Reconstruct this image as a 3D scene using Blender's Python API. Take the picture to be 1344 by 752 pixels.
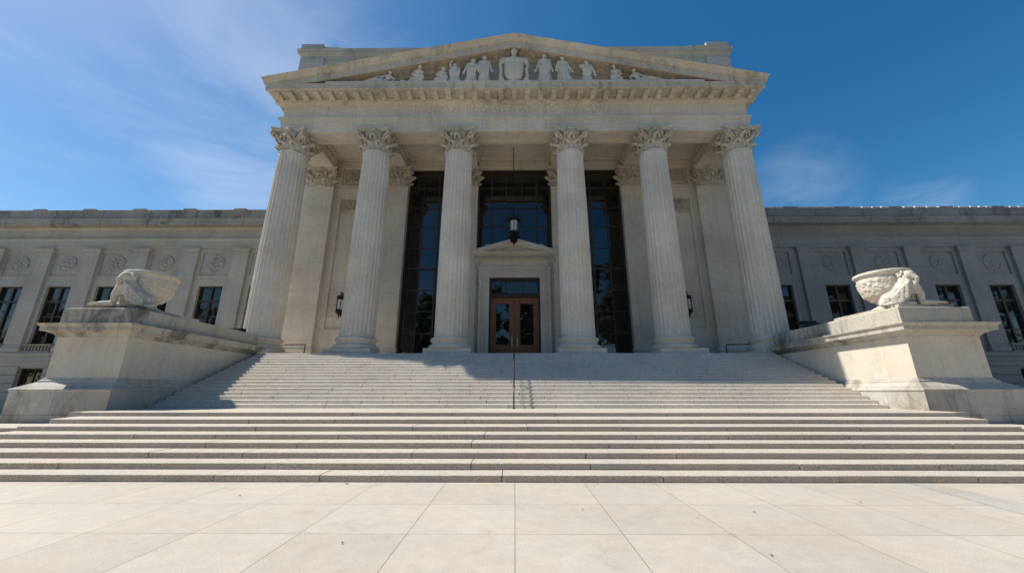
import bpy, math, random
from math import sin, cos, pi, radians, sqrt, atan2
from mathutils import Vector, noise
random.seed(7)
for o in list(bpy.data.objects): bpy.data.objects.remove(o)
scn = bpy.context.scene
COL = scn.collection

# ------------------------------------------------------------------ camera
cam = bpy.data.cameras.new('camera'); camo = bpy.data.objects.new('camera', cam); COL.objects.link(camo)
camo.location = (0, 0, 1.6)
camo.rotation_euler = (radians(90 + 15.6), 0, radians(0.41))
cam.sensor_width = 36; cam.lens = 13.3125; cam.clip_end = 3000; cam.clip_start = 0.05
scn.camera = camo
# ------------------------------------------------------------------ sky + sun
SUN = Vector((-0.77, 0.155, 1.0)).normalized()
EL = math.asin(SUN.z)
world = bpy.data.worlds.new("World"); scn.world = world; world.use_nodes = True
nt = world.node_tree; nt.nodes.clear()
def N(nt, t, **kw):
    n = nt.nodes.new(t)
    for k, v in kw.items():
        if k in n.bl_rna.properties: setattr(n, k, v)
        else: n.inputs[k].default_value = v
    return n
out = N(nt, 'ShaderNodeOutputWorld'); bg = N(nt, 'ShaderNodeBackground', Strength=0.108)
sky = N(nt, 'ShaderNodeTexSky', sky_type='NISHITA', sun_disc=False, sun_elevation=EL,
        sun_rotation=atan2(SUN.x, SUN.y), altitude=200.0, air_density=1.0, dust_density=0.6, ozone_density=1.6)
tc = N(nt, 'ShaderNodeTexCoord')
# thin cirrus: stretched noise on a plane projection of the view direction
sep = N(nt, 'ShaderNodeSeparateXYZ'); nt.links.new(tc.outputs['Generated'], sep.inputs[0])
zz = N(nt, 'ShaderNodeMath', operation='ADD'); zz.inputs[1].default_value = 0.12; nt.links.new(sep.outputs['Z'], zz.inputs[0])
dx = N(nt, 'ShaderNodeMath', operation='DIVIDE'); nt.links.new(sep.outputs['X'], dx.inputs[0]); nt.links.new(zz.outputs[0], dx.inputs[1])
dy = N(nt, 'ShaderNodeMath', operation='DIVIDE'); nt.links.new(sep.outputs['Y'], dy.inputs[0]); nt.links.new(zz.outputs[0], dy.inputs[1])
cb = N(nt, 'ShaderNodeCombineXYZ'); nt.links.new(dx.outputs[0], cb.inputs[0]); nt.links.new(dy.outputs[0], cb.inputs[1])
mp = N(nt, 'ShaderNodeMapping'); mp.inputs['Rotation'].default_value = (0, 0, radians(25)); mp.inputs['Scale'].default_value = (0.55, 1.3, 1)
mp.inputs['Location'].default_value = (3.1, 1.4, 0)
nt.links.new(cb.outputs[0], mp.inputs[0])
cn = N(nt, 'ShaderNodeTexNoise', Scale=0.9, Detail=7.0, Roughness=0.52, Distortion=0.5); nt.links.new(mp.outputs[0], cn.inputs['Vector'])
cr = N(nt, 'ShaderNodeMapRange'); cr.inputs['From Min'].default_value = 0.42; cr.inputs['From Max'].default_value = 0.85; cr.inputs['To Max'].default_value = 0.09
nt.links.new(cn.outputs['Fac'], cr.inputs['Value'])
def cloud(dirv, r0, r1, amt, sc, seed):
    """a soft patch of thin cloud around one direction of the sky"""
    d = Vector(dirv).normalized()
    dot = N(nt, 'ShaderNodeVectorMath', operation='DOT_PRODUCT'); dot.inputs[1].default_value = d
    nt.links.new(tc.outputs['Generated'], dot.inputs[0])
    m = N(nt, 'ShaderNodeMapRange', interpolation_type='SMOOTHSTEP'); m.inputs['From Min'].default_value = cos(r1); m.inputs['From Max'].default_value = cos(r0)
    nt.links.new(dot.outputs['Value'], m.inputs['Value'])
    mm = N(nt, 'ShaderNodeMapping'); mm.inputs['Location'].default_value = (seed, seed*2, 0); mm.inputs['Scale'].default_value = (1, 1, 2.6)
    nt.links.new(tc.outputs['Generated'], mm.inputs[0])
    n = N(nt, 'ShaderNodeTexNoise', Scale=sc, Detail=6.0, Roughness=0.55, Distortion=0.7); nt.links.new(mm.outputs[0], n.inputs['Vector'])
    q = N(nt, 'ShaderNodeMapRange', interpolation_type='SMOOTHSTEP'); q.inputs['From Min'].default_value = 0.36; q.inputs['From Max'].default_value = 0.72; q.inputs['To Max'].default_value = amt
    nt.links.new(n.outputs['Fac'], q.inputs['Value'])
    p = N(nt, 'ShaderNodeMath', operation='MULTIPLY'); nt.links.new(m.outputs[0], p.inputs[0]); nt.links.new(q.outputs[0], p.inputs[1])
    return p.outputs[0]
def pixdir(x, y):
    P = radians(15.6); u = x-672; v = y-376
    return (u, 497*cos(P)+v*sin(P), 497*sin(P)-v*cos(P))
acc = None
for s in (cloud(pixdir(310, 215), 0.0, 0.55, 0.26, 1.6, 5.3), cloud(pixdir(325, 268), 0.0, 0.24, 0.34, 2.6, 4.3),
          cloud(pixdir(1045, 248), 0.0, 0.12, 0.13, 4, 2.2), cloud(pixdir(1203, 262), 0.0, 0.07, 0.10, 7, 8.6)):
    if acc is None: acc = s
    else:
        a = N(nt, 'ShaderNodeMath', operation='MAXIMUM'); nt.links.new(acc, a.inputs[0]); nt.links.new(s, a.inputs[1]); acc = a.outputs[0]
# general cirrus only west of the building (towards the sun)
wm = N(nt, 'ShaderNodeMapRange', interpolation_type='SMOOTHSTEP'); wm.inputs['From Min'].default_value = 0.25; wm.inputs['From Max'].default_value = -0.5
nt.links.new(sep.outputs['X'], wm.inputs['Value'])
wq = N(nt, 'ShaderNodeMath', operation='MULTIPLY'); nt.links.new(cr.outputs[0], wq.inputs[0]); nt.links.new(wm.outputs[0], wq.inputs[1])
a = N(nt, 'ShaderNodeMath', operation='MAXIMUM'); nt.links.new(acc, a.inputs[0]); nt.links.new(wq.outputs[0], a.inputs[1])
mix = N(nt, 'ShaderNodeMixRGB'); nt.links.new(a.outputs[0], mix.inputs[0])
hs = N(nt, 'ShaderNodeHueSaturation', Hue=0.494, Saturation=1.40, Value=0.94)
nt.links.new(sky.outputs[0], hs.inputs['Color'])
nt.links.new(hs.outputs[0], mix.inputs[1]); mix.inputs[2].default_value = (7.6, 8.0, 8.6, 1)
nt.links.new(mix.outputs[0], bg.inputs['Color']); nt.links.new(bg.outputs[0], out.inputs[0])

sl = bpy.data.lights.new('sun', 'SUN'); sl.energy = 4.9; sl.angle = radians(0.53); sl.color = (1, 0.94, 0.83)
so = bpy.data.objects.new('sun', sl); COL.objects.link(so)
so.rotation_euler = SUN.to_track_quat('Z', 'Y').to_euler()
scn.view_settings.view_transform = 'Standard'; scn.view_settings.look = 'None'
scn.view_settings.exposure = 0.33; scn.view_settings.gamma = 1
scn.render.engine = 'CYCLES'
scn.cycles.max_bounces = 8; scn.cycles.diffuse_bounces = 4

# ------------------------------------------------------------------ materials
def new_mat(name):
    m = bpy.data.materials.new(name); m.use_nodes = True; m.node_tree.nodes.clear()
    nt = m.node_tree
    o = N(nt, 'ShaderNodeOutputMaterial'); b = N(nt, 'ShaderNodeBsdfPrincipled')
    nt.links.new(b.outputs[0], o.inputs[0])
    return m, nt, b
def mul(nt, a, b, f=1.0, mode='MULTIPLY'):
    m = N(nt, 'ShaderNodeMixRGB', blend_type=mode); m.inputs[0].default_value = f
    nt.links.new(a, m.inputs[1])
    if hasattr(b, 'links'): nt.links.new(b, m.inputs[2])
    else: m.inputs[2].default_value = b
    return m
def ramp(nt, src, stops):
    r = N(nt, 'ShaderNodeValToRGB')
    while len(r.color_ramp.elements) > 1: r.color_ramp.elements.remove(r.color_ramp.elements[-1])
    r.color_ramp.elements[0].position = stops[0][0]; c = stops[0][1]; r.color_ramp.elements[0].color = (c, c, c, 1) if not hasattr(c, '__len__') else (*c, 1)
    for p, c in stops[1:]:
        e = r.color_ramp.elements.new(p); e.color = (c, c, c, 1) if not hasattr(c, '__len__') else (*c, 1)
    nt.links.new(src, r.inputs[0]); return r
def stone(name, base, brick=None, tint=0.10, grain=0.16, gscale=38, stain=0.0, rough=0.82, floor=False, mortar=0.010, shift=(0, 0), offs=0.5, bump=0.25, streak=0.25, mdark=0.55, warm=0.5, blotch=0.16, st0=.27):
    m, nt, b = new_mat(name)
    g = N(nt, 'ShaderNodeNewGeometry'); pos = g.outputs['Position']
    s = N(nt, 'ShaderNodeSeparateXYZ'); nt.links.new(pos, s.inputs[0])
    def noi(sc, det=5.0, rgh=0.6, scale3=None, dist=0.0):
        n = N(nt, 'ShaderNodeTexNoise', Scale=sc, Detail=det, Roughness=rgh, Distortion=dist)
        if scale3:
            mp = N(nt, 'ShaderNodeMapping'); mp.inputs['Scale'].default_value = scale3; nt.links.new(pos, mp.inputs[0]); nt.links.new(mp.outputs[0], n.inputs['Vector'])
        else: nt.links.new(pos, n.inputs['Vector'])
        return n.outputs['Fac']
    c = N(nt, 'ShaderNodeRGB'); c.outputs[0].default_value = (*base, 1); cur = c.outputs[0]
    hfac = None
    if brick:
        cbn = N(nt, 'ShaderNodeCombineXYZ')
        if floor:
            a1 = N(nt, 'ShaderNodeMath', operation='ADD'); a1.inputs[1].default_value = shift[0]; nt.links.new(s.outputs[0], a1.inputs[0])
            a2 = N(nt, 'ShaderNodeMath', operation='ADD'); a2.inputs[1].default_value = shift[1]; nt.links.new(s.outputs[1], a2.inputs[0])
        else:
            a0 = N(nt, 'ShaderNodeMath', operation='ADD'); nt.links.new(s.outputs[0], a0.inputs[0]); nt.links.new(s.outputs[1], a0.inputs[1])
            a1 = N(nt, 'ShaderNodeMath', operation='ADD'); a1.inputs[1].default_value = shift[0]; nt.links.new(a0.outputs[0], a1.inputs[0])
            a2 = N(nt, 'ShaderNodeMath', operation='ADD'); a2.inputs[1].default_value = shift[1]; nt.links.new(s.outputs[2], a2.inputs[0])
        nt.links.new(a1.outputs[0], cbn.inputs[0]); nt.links.new(a2.outputs[0], cbn.inputs[1])
        bt = N(nt, 'ShaderNodeTexBrick', offset=offs, squash=1.0)
        bt.inputs['Scale'].default_value = 1.0; bt.inputs['Brick Width'].default_value = brick[0]; bt.inputs['Row Height'].default_value = brick[1]
        bt.inputs['Mortar Size'].default_value = mortar; bt.inputs['Mortar Smooth'].default_value = 0.3; bt.inputs['Bias'].default_value = 0
        bt.inputs['Color1'].default_value = (1-tint, 1-tint*1.05, 1-tint*1.15, 1); bt.inputs['Color2'].default_value = (1+tint*.6, 1+tint*.6, 1+tint*.6, 1)
        bt.inputs['Mortar'].default_value = (mdark, mdark, mdark*.95, 1)
        nt.links.new(cbn.outputs[0], bt.inputs['Vector'])
        cur = mul(nt, cur, bt.outputs['Color']).outputs[0]
        hfac = bt.outputs['Fac']
    # large blotches, warm / cool drift
    r = ramp(nt, noi(0.33, 4), [(0.3, 1-blotch), (0.7, 1+blotch*.6)]); cur = mul(nt, cur, r.outputs[0]).outputs[0]
    r = ramp(nt, noi(0.9, 6, .65, dist=.4), [(0.35, (1-.10*warm, 1-.02*warm, 1+.05*warm)), (0.65, (1.04, 1.0, 1-.10*warm))]); cur = mul(nt, cur, r.outputs[0]).outputs[0]
    r = ramp(nt, noi(4.5, 7, .7), [(0.35, .93), (0.65, 1.05)]); cur = mul(nt, cur, r.outputs[0]).outputs[0]
    if grain:
        fine = noi(gscale, 3, .75)
        r = ramp(nt, fine, [(0.36, 1-grain*1.5), (0.5, 1.0), (0.62, 1+grain)]); cur = mul(nt, cur, r.outputs[0]).outputs[0]
    if streak:
        st = noi(1.0, 6, .6, (2.6, 2.6, .16))
        r = ramp(nt, st, [(0.40, 1.04), (0.60, 1.0), (0.75, 1-streak)]); cur = mul(nt, cur, r.outputs[0]).outputs[0]
    if stain:
        s1 = noi(1.0, 8, .72, (1.5, 1.5, .7), .6); s2 = noi(0.35, 3, .5)
        mm = N(nt, 'ShaderNodeMath', operation='MULTIPLY'); nt.links.new(s1, mm.inputs[0]); nt.links.new(s2, mm.inputs[1])
        r = ramp(nt, mm.outputs[0], [(st0, 0.0), (st0+.11, 1.0)])
        f = N(nt, 'ShaderNodeMath', operation='MULTIPLY'); f.inputs[1].default_value = stain; nt.links.new(r.outputs[0], f.inputs[0])
        mx = N(nt, 'ShaderNodeMixRGB'); nt.links.new(f.outputs[0], mx.inputs[0]); nt.links.new(cur, mx.inputs[1]); mx.inputs[2].default_value = (.085, .08, .06, 1); cur = mx.outputs[0]
    if floor:
        vo = N(nt, 'ShaderNodeTexVoronoi', Scale=1.1); nt.links.new(pos, vo.inputs['Vector'])
        r = ramp(nt, vo.outputs['Distance'], [(0.0, .55), (.022, .68), (.034, 1.0)]); cur = mul(nt, cur, r.outputs[0]).outputs[0]
        r = ramp(nt, noi(1.7, 8, .75, dist=.8), [(.30, .86), (.44, 1.0), (.60, 1.0), (.72, 1.05)]); cur = mul(nt, cur, r.outputs[0]).outputs[0]
    nt.links.new(cur, b.inputs['Base Color']); b.inputs['Roughness'].default_value = rough
    b.inputs['Specular IOR Level'].default_value = 0.3
    bp = N(nt, 'ShaderNodeBump', Strength=bump, Distance=0.02); nt.links.new(noi(gscale*.6, 4, .7), bp.inputs['Height'])
    if hfac is not None:
        b2 = N(nt, 'ShaderNodeBump', Strength=0.5, Distance=0.012); b2.invert = True; nt.links.new(hfac, b2.inputs['Height']); nt.links.new(bp.outputs[0], b2.inputs['Normal']); bp = b2
    nt.links.new(bp.outputs[0], b.inputs['Normal'])
    return m
LIME = (.63, .565, .475)
M = {}
M['wall'] = stone('limestone_ashlar', LIME, brick=(2.3, .92), tint=.06, mortar=.008, mdark=.72, shift=(.4, .15))
M['plain'] = stone('limestone', (.64, .575, .485), tint=.05, grain=.13)
M['entab'] = stone('limestone_entablature', (.64, .585, .50), brick=(3.1, 40), tint=.06, mortar=.012, mdark=.6, shift=(.7, 10), offs=0)
M['shaft'] = stone('column_limestone', (.66, .60, .51), brick=(60, 2.85), tint=.02, mortar=.009, mdark=.78, shift=(30, .6), offs=0, grain=.10, streak=.18)
M['carve'] = stone('carved_limestone', (.53, .475, .385), grain=.18, gscale=16, stain=.30, blotch=.2)
M['statue'] = stone('statue_stone', (.60, .555, .475), grain=.10, gscale=14, stain=.12)
M['cornice'] = stone('weathered_cornice', (.56, .495, .40), brick=(2.9, 40), tint=.07, mortar=.016, mdark=.5, shift=(.2, 10), offs=0, stain=.42, grain=.2)
M['attic'] = stone('attic_stone', (.44, .41, .365), brick=(2.6, .95), tint=.06, mortar=.012, mdark=.6, stain=.3)
M['pedestal'] = stone('pedestal_granite', (.64, .59, .51), brick=(2.7, 1.72), tint=.04, mortar=.007, mdark=.66, shift=(1.1, -.35), grain=.10, gscale=30, streak=.12, stain=.0)
M['pedbase'] = stone('pedestal_base_granite', (.50, .475, .43), brick=(2.1, 1.0), tint=.06, mortar=.010, mdark=.55, shift=(.5, .2), grain=.16, gscale=30, stain=.55, streak=.38, st0=.25)
M['pedcap'] = stone('pedestal_coping', (.50, .465, .405), brick=(2.4, 40), tint=.07, mortar=.012, mdark=.5, shift=(.9, 10), offs=0, grain=.18, stain=.78, st0=.235)
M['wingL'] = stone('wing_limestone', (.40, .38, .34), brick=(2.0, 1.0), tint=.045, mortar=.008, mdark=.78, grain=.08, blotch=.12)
M['wingR'] = stone('wing_limestone_shaded', (.25, .25, .245), brick=(2.0, 1.0), tint=.045, mortar=.008, mdark=.78, grain=.08, blotch=.12)  # right wing's shade painted in as darker, greyer stone
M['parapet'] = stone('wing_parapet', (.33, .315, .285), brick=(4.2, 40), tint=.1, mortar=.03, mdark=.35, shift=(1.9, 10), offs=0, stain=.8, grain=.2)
M['parapetR'] = stone('wing_parapet_shaded', (.24, .24, .235), brick=(4.2, 40), tint=.1, mortar=.03, mdark=.35, shift=(1.9, 10), offs=0, stain=.5, grain=.2)  # darkened along with the wall to carry the right wing's shade
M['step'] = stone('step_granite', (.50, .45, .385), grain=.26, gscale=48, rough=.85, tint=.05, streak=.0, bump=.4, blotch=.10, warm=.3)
M['tread'] = stone('sunlit_tread_granite', (.78, .745, .685), grain=.08, gscale=60, rough=.7, streak=.0, bump=.15, blotch=.08, warm=.3)  # sun on the treads painted in: paler than the risers
M['tread_hi'] = stone('sunlit_upper_tread', (.70, .645, .56), grain=.12, gscale=40, rough=.75, streak=.0, bump=.15, blotch=.08, warm=.3)  # upper treads also painted paler for the sun on them
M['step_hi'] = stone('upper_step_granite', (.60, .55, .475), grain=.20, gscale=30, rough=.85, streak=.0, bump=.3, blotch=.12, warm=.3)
M['ground'] = stone('plaza_granite', (.50, .455, .395), brick=(1.27, 1.225), tint=.06, grain=.13, gscale=75, floor=True, mortar=.005, mdark=.42, shift=(1.27*200, -5.06+1.225*200), offs=0, streak=0, bump=.3, rough=.75, blotch=.09, warm=.5)
M['band'] = stone('dark_paving_band', (.45, .42, .38), grain=.16, gscale=60, streak=0, bump=.25, floor=True)
M['rosL'] = stone('wing_carving', (.36, .335, .29), grain=.25, gscale=12)
M['letters'] = stone('cut_shade_lettering', (.50, .455, .385), grain=.1, bump=.1)  # raised letters, darkened to imitate the shade inside incised cuts
def simple(name, col, rough=.5, metal=0, spec=.5, ns=None, ior=None, var=.15):
    m, nt, b = new_mat(name)
    b.inputs['Roughness'].default_value = rough; b.inputs['Metallic'].default_value = metal; b.inputs['Specular IOR Level'].default_value = spec
    if ior: b.inputs['IOR'].default_value = ior
    g = N(nt, 'ShaderNodeTexCoord'); n = N(nt, 'ShaderNodeTexNoise', Scale=ns or 5, Detail=5.0, Roughness=.6); nt.links.new(g.outputs['Object'], n.inputs['Vector'])
    r = ramp(nt, n.outputs['Fac'], [(.3, tuple(c*(1-var) for c in col)), (.7, tuple(c*(1+var) for c in col))]); nt.links.new(r.outputs[0], b.inputs['Base Color'])
    return m
M['bronze'] = simple('dark_bronze', (.060, .042, .031), .42, .3)
M['iron'] = simple('black_iron', (.018, .018, .019), .45, .5)
M['lampglass'] = simple('frosted_lamp_glass', (.62, .60, .54), .35)
M['brass'] = simple('brass', (.62, .46, .22), .28, 1)
M['roof'] = simple('lead_roof', (.30, .32, .34), .6, 0)
M['leaf_dry'] = simple('dry_leaf', (.20, .10, .045), .8)
def glass_mat(name, k=1.0):
    m, nt, b = new_mat(name)
    g = N(nt, 'ShaderNodeNewGeometry')
    n1 = N(nt, 'ShaderNodeTexNoise', Scale=.8, Detail=3.0); nt.links.new(g.outputs['Position'], n1.inputs['Vector'])
    r = ramp(nt, n1.outputs['Fac'], [(.35, (.006*k, .006*k, .006*k)), (.7, (.018*k, .016*k, .013*k))]); nt.links.new(r.outputs[0], b.inputs['Base Color'])
    b.inputs['Roughness'].default_value = .025; b.inputs['IOR'].default_value = 1.72
    n2 = N(nt, 'ShaderNodeTexNoise', Scale=.55, Detail=1.0); nt.links.new(g.outputs['Position'], n2.inputs['Vector'])
    bp = N(nt, 'ShaderNodeBump', Strength=.10, Distance=.08); nt.links.new(n2.outputs['Fac'], bp.inputs['Height']); nt.links.new(bp.outputs[0], b.inputs['Normal'])
    return m
M['glass'] = glass_mat('window_glass')
# wood
m, nt, b = new_mat('mahogany_door')
g = N(nt, 'ShaderNodeNewGeometry'); mp = N(nt, 'ShaderNodeMapping'); mp.inputs['Scale'].default_value = (14, 14, .8); nt.links.new(g.outputs['Position'], mp.inputs[0])
n = N(nt, 'ShaderNodeTexNoise', Scale=1.2, Detail=6.0, Distortion=.6); nt.links.new(mp.outputs[0], n.inputs['Vector'])
r = ramp(nt, n.outputs['Fac'], [(.3, (.19, .072, .028)), (.7, (.32, .125, .050))]); nt.links.new(r.outputs[0], b.inputs['Base Color'])
b.inputs['Roughness'].default_value = .38; M['wood'] = m
# foliage
m, nt, b = new_mat('tree_foliage')
g = N(nt, 'ShaderNodeNewGeometry'); n = N(nt, 'ShaderNodeTexNoise', Scale=.5, Detail=4.0); nt.links.new(g.outputs['Position'], n.inputs['Vector'])
r = ramp(nt, n.outputs['Fac'], [(.3, (.014, .028, .008)), (.7, (.045, .07, .02))]); nt.links.new(r.outputs[0], b.inputs['Base Color']); b.inputs['Roughness'].default_value = .7
M['foliage'] = m
M['earth'] = simple('grass_ground', (.16, .17, .10), .95, ns=.3)

# ------------------------------------------------------------------ mesh helpers
class MB:
    def __init__(s): s.v = []; s.f = []; s.sm = []
    def add(s, vs, fs, smooth=False):
        o = len(s.v); s.v += [tuple(p) for p in vs]; s.f += [[i+o for i in f] for f in fs]; s.sm += [smooth]*len(fs); return s
    def box(s, x0, x1, y0, y1, z0, z1):
        x0, x1 = min(x0, x1), max(x0, x1); y0, y1 = min(y0, y1), max(y0, y1); z0, z1 = min(z0, z1), max(z0, z1)
        vs = [(x0,y0,z0),(x1,y0,z0),(x1,y1,z0),(x0,y1,z0),(x0,y0,z1),(x1,y0,z1),(x1,y1,z1),(x0,y1,z1)]
        return s.add(vs, [(0,3,2,1),(4,5,6,7),(0,1,5,4),(1,2,6,5),(2,3,7,6),(3,0,4,7)])
    def loft(s, rings, cap=True, smooth=True, closed=True):
        n = len(rings[0]); vs = [p for r in rings for p in r]; fs = []
        for i in range(len(rings)-1):
            for j in range(n if closed else n-1):
                k = (j+1) % n; fs.append((i*n+j, i*n+k, (i+1)*n+k, (i+1)*n+j))
        if cap: fs.append(tuple(reversed(range(n)))); fs.append(tuple((len(rings)-1)*n+j for j in range(n)))
        return s.add(vs, fs, smooth)
    def lathe(s, prof, seg=32, c=(0,0,0), smooth=True, cap=True, sx=1, sy=1, rf=None):
        rings = []
        for r, z in prof:
            rings.append([(c[0]+sx*r*(rf(2*pi*i/seg, z) if rf else 1)*cos(2*pi*i/seg), c[1]+sy*r*(rf(2*pi*i/seg, z) if rf else 1)*sin(2*pi*i/seg), c[2]+z) for i in range(seg)])
        return s.loft(rings, cap, smooth)
    def ringmould(s, prof, x0, x1, y0, y1):
        """profile of (projection, z) run round a rectangle with mitred corners, capped"""
        rings = [[(x0-p, y0-p2, z), (x1+p, y0-p2, z), (x1+p, y1, z), (x0-p, y1, z)] for (p, p2, z) in [(q[0], q[-2], q[-1]) if len(q) == 3 else (q[0], q[0], q[1]) for q in prof]]
        return s.loft(rings, True, False)
    def tube(s, pts, r, seg=8, smooth=True):
        pts = [Vector(p) for p in pts]; rr = r if hasattr(r, '__len__') else [r]*len(pts)
        rings = []; up = None
        for i, p in enumerate(pts):
            t = (pts[min(i+1, len(pts)-1)]-pts[max(i-1, 0)]).normalized()
            if up is None: up = Vector((0,0,1)) if abs(t.z) < .9 else Vector((1,0,0))
            a = t.cross(up).normalized(); bq = t.cross(a).normalized(); up = -bq
            up = a.cross(t).normalized()
            rings.append([tuple(p+a*rr[i]*cos(2*pi*j/seg)+up*rr[i]*sin(2*pi*j/seg)) for j in range(seg)])
        return s.loft(rings, True, smooth)
    def ball(s, c, r, seg=12, rot=0):
        rx, ry, rz = r if hasattr(r, '__len__') else (r, r, r)
        rings = []
        n = max(6, seg//2+2)
        for i in range(1, n):
            ph = pi*i/n
            ring = []
            for j in range(seg):
                x = rx*sin(ph)*cos(2*pi*j/seg); y = ry*sin(ph)*sin(2*pi*j/seg); z = -rz*cos(ph)
                x, z = x*cos(rot)-z*sin(rot), x*sin(rot)+z*cos(rot)
                ring.append((c[0]+x, c[1]+y, c[2]+z))
            rings.append(ring)
        return s.loft(rings, True, True)
    def build(s, name, mat, parent=None, origin=None, bevel=0, shade=None):
        me = bpy.data.meshes.new(name)
        og = Vector(origin) if origin is not None else Vector((0, 0, 0))
        me.from_pydata([tuple(Vector(p)-og) for p in s.v], [], s.f); me.update()
        me.polygons.foreach_set('use_smooth', s.sm)
        me.materials.append(mat)
        o = bpy.data.objects.new(name, me); COL.objects.link(o)
        if parent is not None:
            o.parent = parent
            # parents are only translated/rotated about z; vertices are given in world space
            off = Vector(wloc(parent)); o.location = og-off
        else: o.location = og
        if bevel:
            bm = o.modifiers.new('bevel', 'BEVEL'); bm.width = bevel; bm.segments = 2; bm.limit_method = 'ANGLE'; bm.angle_limit = radians(50)
        return o
def wloc(o):
    v = Vector(o.location)
    while o.parent: o = o.parent; v += Vector(o.location)
    return v
def tag(o, label=None, cat=None, group=None, kind=None):
    if label: o['label'] = label
    if cat: o['category'] = cat
    if group: o['group'] = group
    if kind: o['kind'] = kind
    return o
def empty(name, loc, label=None, cat=None, group=None, parent=None):
    o = bpy.data.objects.new(name, None); COL.objects.link(o); o.empty_display_size = .3
    o.location = Vector(loc) - (wloc(parent) if parent else Vector((0,0,0)))
    if parent: o.parent = parent
    return tag(o, label, cat, group)
def remesh(o, vox, smooth=2, disp=None):
    r = o.modifiers.new('r', 'REMESH'); r.mode = 'VOXEL'; r.voxel_size = vox; r.use_smooth_shade = True
    if smooth: sm = o.modifiers.new('s', 'SMOOTH'); sm.iterations = smooth; sm.factor = .5
    dg = bpy.context.evaluated_depsgraph_get(); dg.update()
    me = bpy.data.meshes.new_from_object(o.evaluated_get(dg)); mat = o.data.materials[0]
    o.modifiers.clear(); o.data = me
    if not me.materials: me.materials.append(mat)
    if disp:
        ns = [v.normal.copy() for v in me.vertices]
        for v, nn in zip(me.vertices, ns): v.co = v.co + nn*disp(v.co)
    return o
def relief(mb, x0, x1, z0, z1, y, depth, fn, nx=60, nz=24):
    """carved slab: front surface displaced toward the viewer, with a solid back"""
    vs = []; fs = []
    for j in range(nz+1):
        for i in range(nx+1):
            a = i/nx; c = j/nz
            e = 1 if 0 < i < nx and 0 < j < nz else 0
            vs.append((x0+(x1-x0)*a, y-depth*fn(a, c)*e, z0+(z1-z0)*c))
    for j in range(nz):
        for i in range(nx):
            k = j*(nx+1)+i; fs.append((k, k+1, k+nx+2, k+nx+1))
    mb.add(vs, fs, False)

# ================================================================== SETTING
# ground sheet
mb = MB(); mb.add([(-400,-400,0),(400,-400,0),(400,400,0),(-400,400,0)], [(0,1,2,3)])
tag(mb.build('plaza', M['ground']), kind='structure')
# darker stone strip let into the paving
mb = MB(); mb.add([(7.25,7.66,.004),(7.62,7.66,.004),(8.3,5.4,.004),(7.9,5.4,.004)], [(3,2,1,0)])
mb = MB(); mb.add([(7.2,7.68,.004),(7.62,7.68,.004),(7.5,6.1,.004),(7.35,3.0,.004),(6.6,3.0,.004),(6.95,6.1,.004)], [(0,5,2,1),(5,4,3,2)])
tag(mb.build('paving_strip', M['band']), kind='structure')

def step_block(mb, x0, x1, y0, y1, z0, z1, r=.018, dxl=0, dxr=0):
    """one stone of a step: rounded arris on the front, tiny joints at its ends"""
    bt = r*.8 if r > .03 else 0      # upper steps: riser leaned back and nosing widened to catch the sun
    prof = [(y0, z0), (y0+bt, z1-r), (y0+bt+r*.13, z1-r*.5), (y0+bt+r*.5, z1-r*.13), (y0+bt+r, z1), (y1, z1), (y1, z0)]
    L = [(x0+dxl*max(0, (y-y0)), y, z) for y, z in prof]; R = [(x1+dxr*max(0, (y-y0)), y, z) for y, z in prof]
    mb.loft([L, R], True, False)
def flight(name, fronts, xs, zs, back, mat, lmin, lmax, splay=None, r=.018):
    mb = MB(); rnd = random.Random(5)
    for k, y0 in enumerate(fronts):
        x0, x1 = -xs[k], xs[k]; zt = zs[k+1]; zb = zs[k]-.05
        yb = (fronts[k+1]+.25) if k+1 < len(fronts) else back
        if k+1 < len(fronts) and splay: yb = fronts[k+1]+.03
        x = x0; first = True
        while x < x1-.01:
            L = rnd.uniform(lmin, lmax); xe = x+L
            if xe > x1-lmin*.7: xe = x1
            g = .0085
            jy = rnd.uniform(-.006, .006); jz = rnd.uniform(-.003, .003)
            dl = dr = 0
            if splay and k < len(fronts)-1:
                if first: dl = -(xs[k+1]-xs[k])/(fronts[k+1]-fronts[k])
                if xe == x1: dr = (xs[k+1]-xs[k])/(fronts[k+1]-fronts[k])
            step_block(mb, x+(0 if first else g), xe-(0 if xe == x1 else g), y0+jy, yb, zb, zt+jz, r=r, dxl=dl, dxr=dr)
            x = xe; first = False
    o = mb.build(name, mat)
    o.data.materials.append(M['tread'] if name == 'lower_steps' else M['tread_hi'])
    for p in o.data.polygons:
        if p.normal.z > .3: p.material_index = 1  # upward faces take the sunlit tread colour
    return tag(o, kind='structure')
H8 = .122
F1 = [7.70, 8.20, 8.73, 9.33, 9.92, 10.66, 11.53, 12.86]
X1 = [13.0, 13.05, 13.1, 13.15, 13.2, 13.3, 13.5, 14.12]
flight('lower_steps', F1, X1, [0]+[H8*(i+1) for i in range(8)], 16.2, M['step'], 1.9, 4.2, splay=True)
NZ = 17; RZ = (3.78-.976)/NZ
F2 = [16.0+.375*i for i in range(NZ)]
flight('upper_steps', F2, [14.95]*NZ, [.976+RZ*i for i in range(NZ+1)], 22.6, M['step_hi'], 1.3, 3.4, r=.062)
mb = MB(); mb.box(-15.2, 15.2, 14.55, 16.1, .5, .970)
mb.box(-14.9, 14.9, 13.2, 14.6, .4, .968)
mb.box(-15.0, 15.0, 16.3, 22.4, .3, .9)
tag(mb.build('landing', M['step']), kind='structure')
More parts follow.
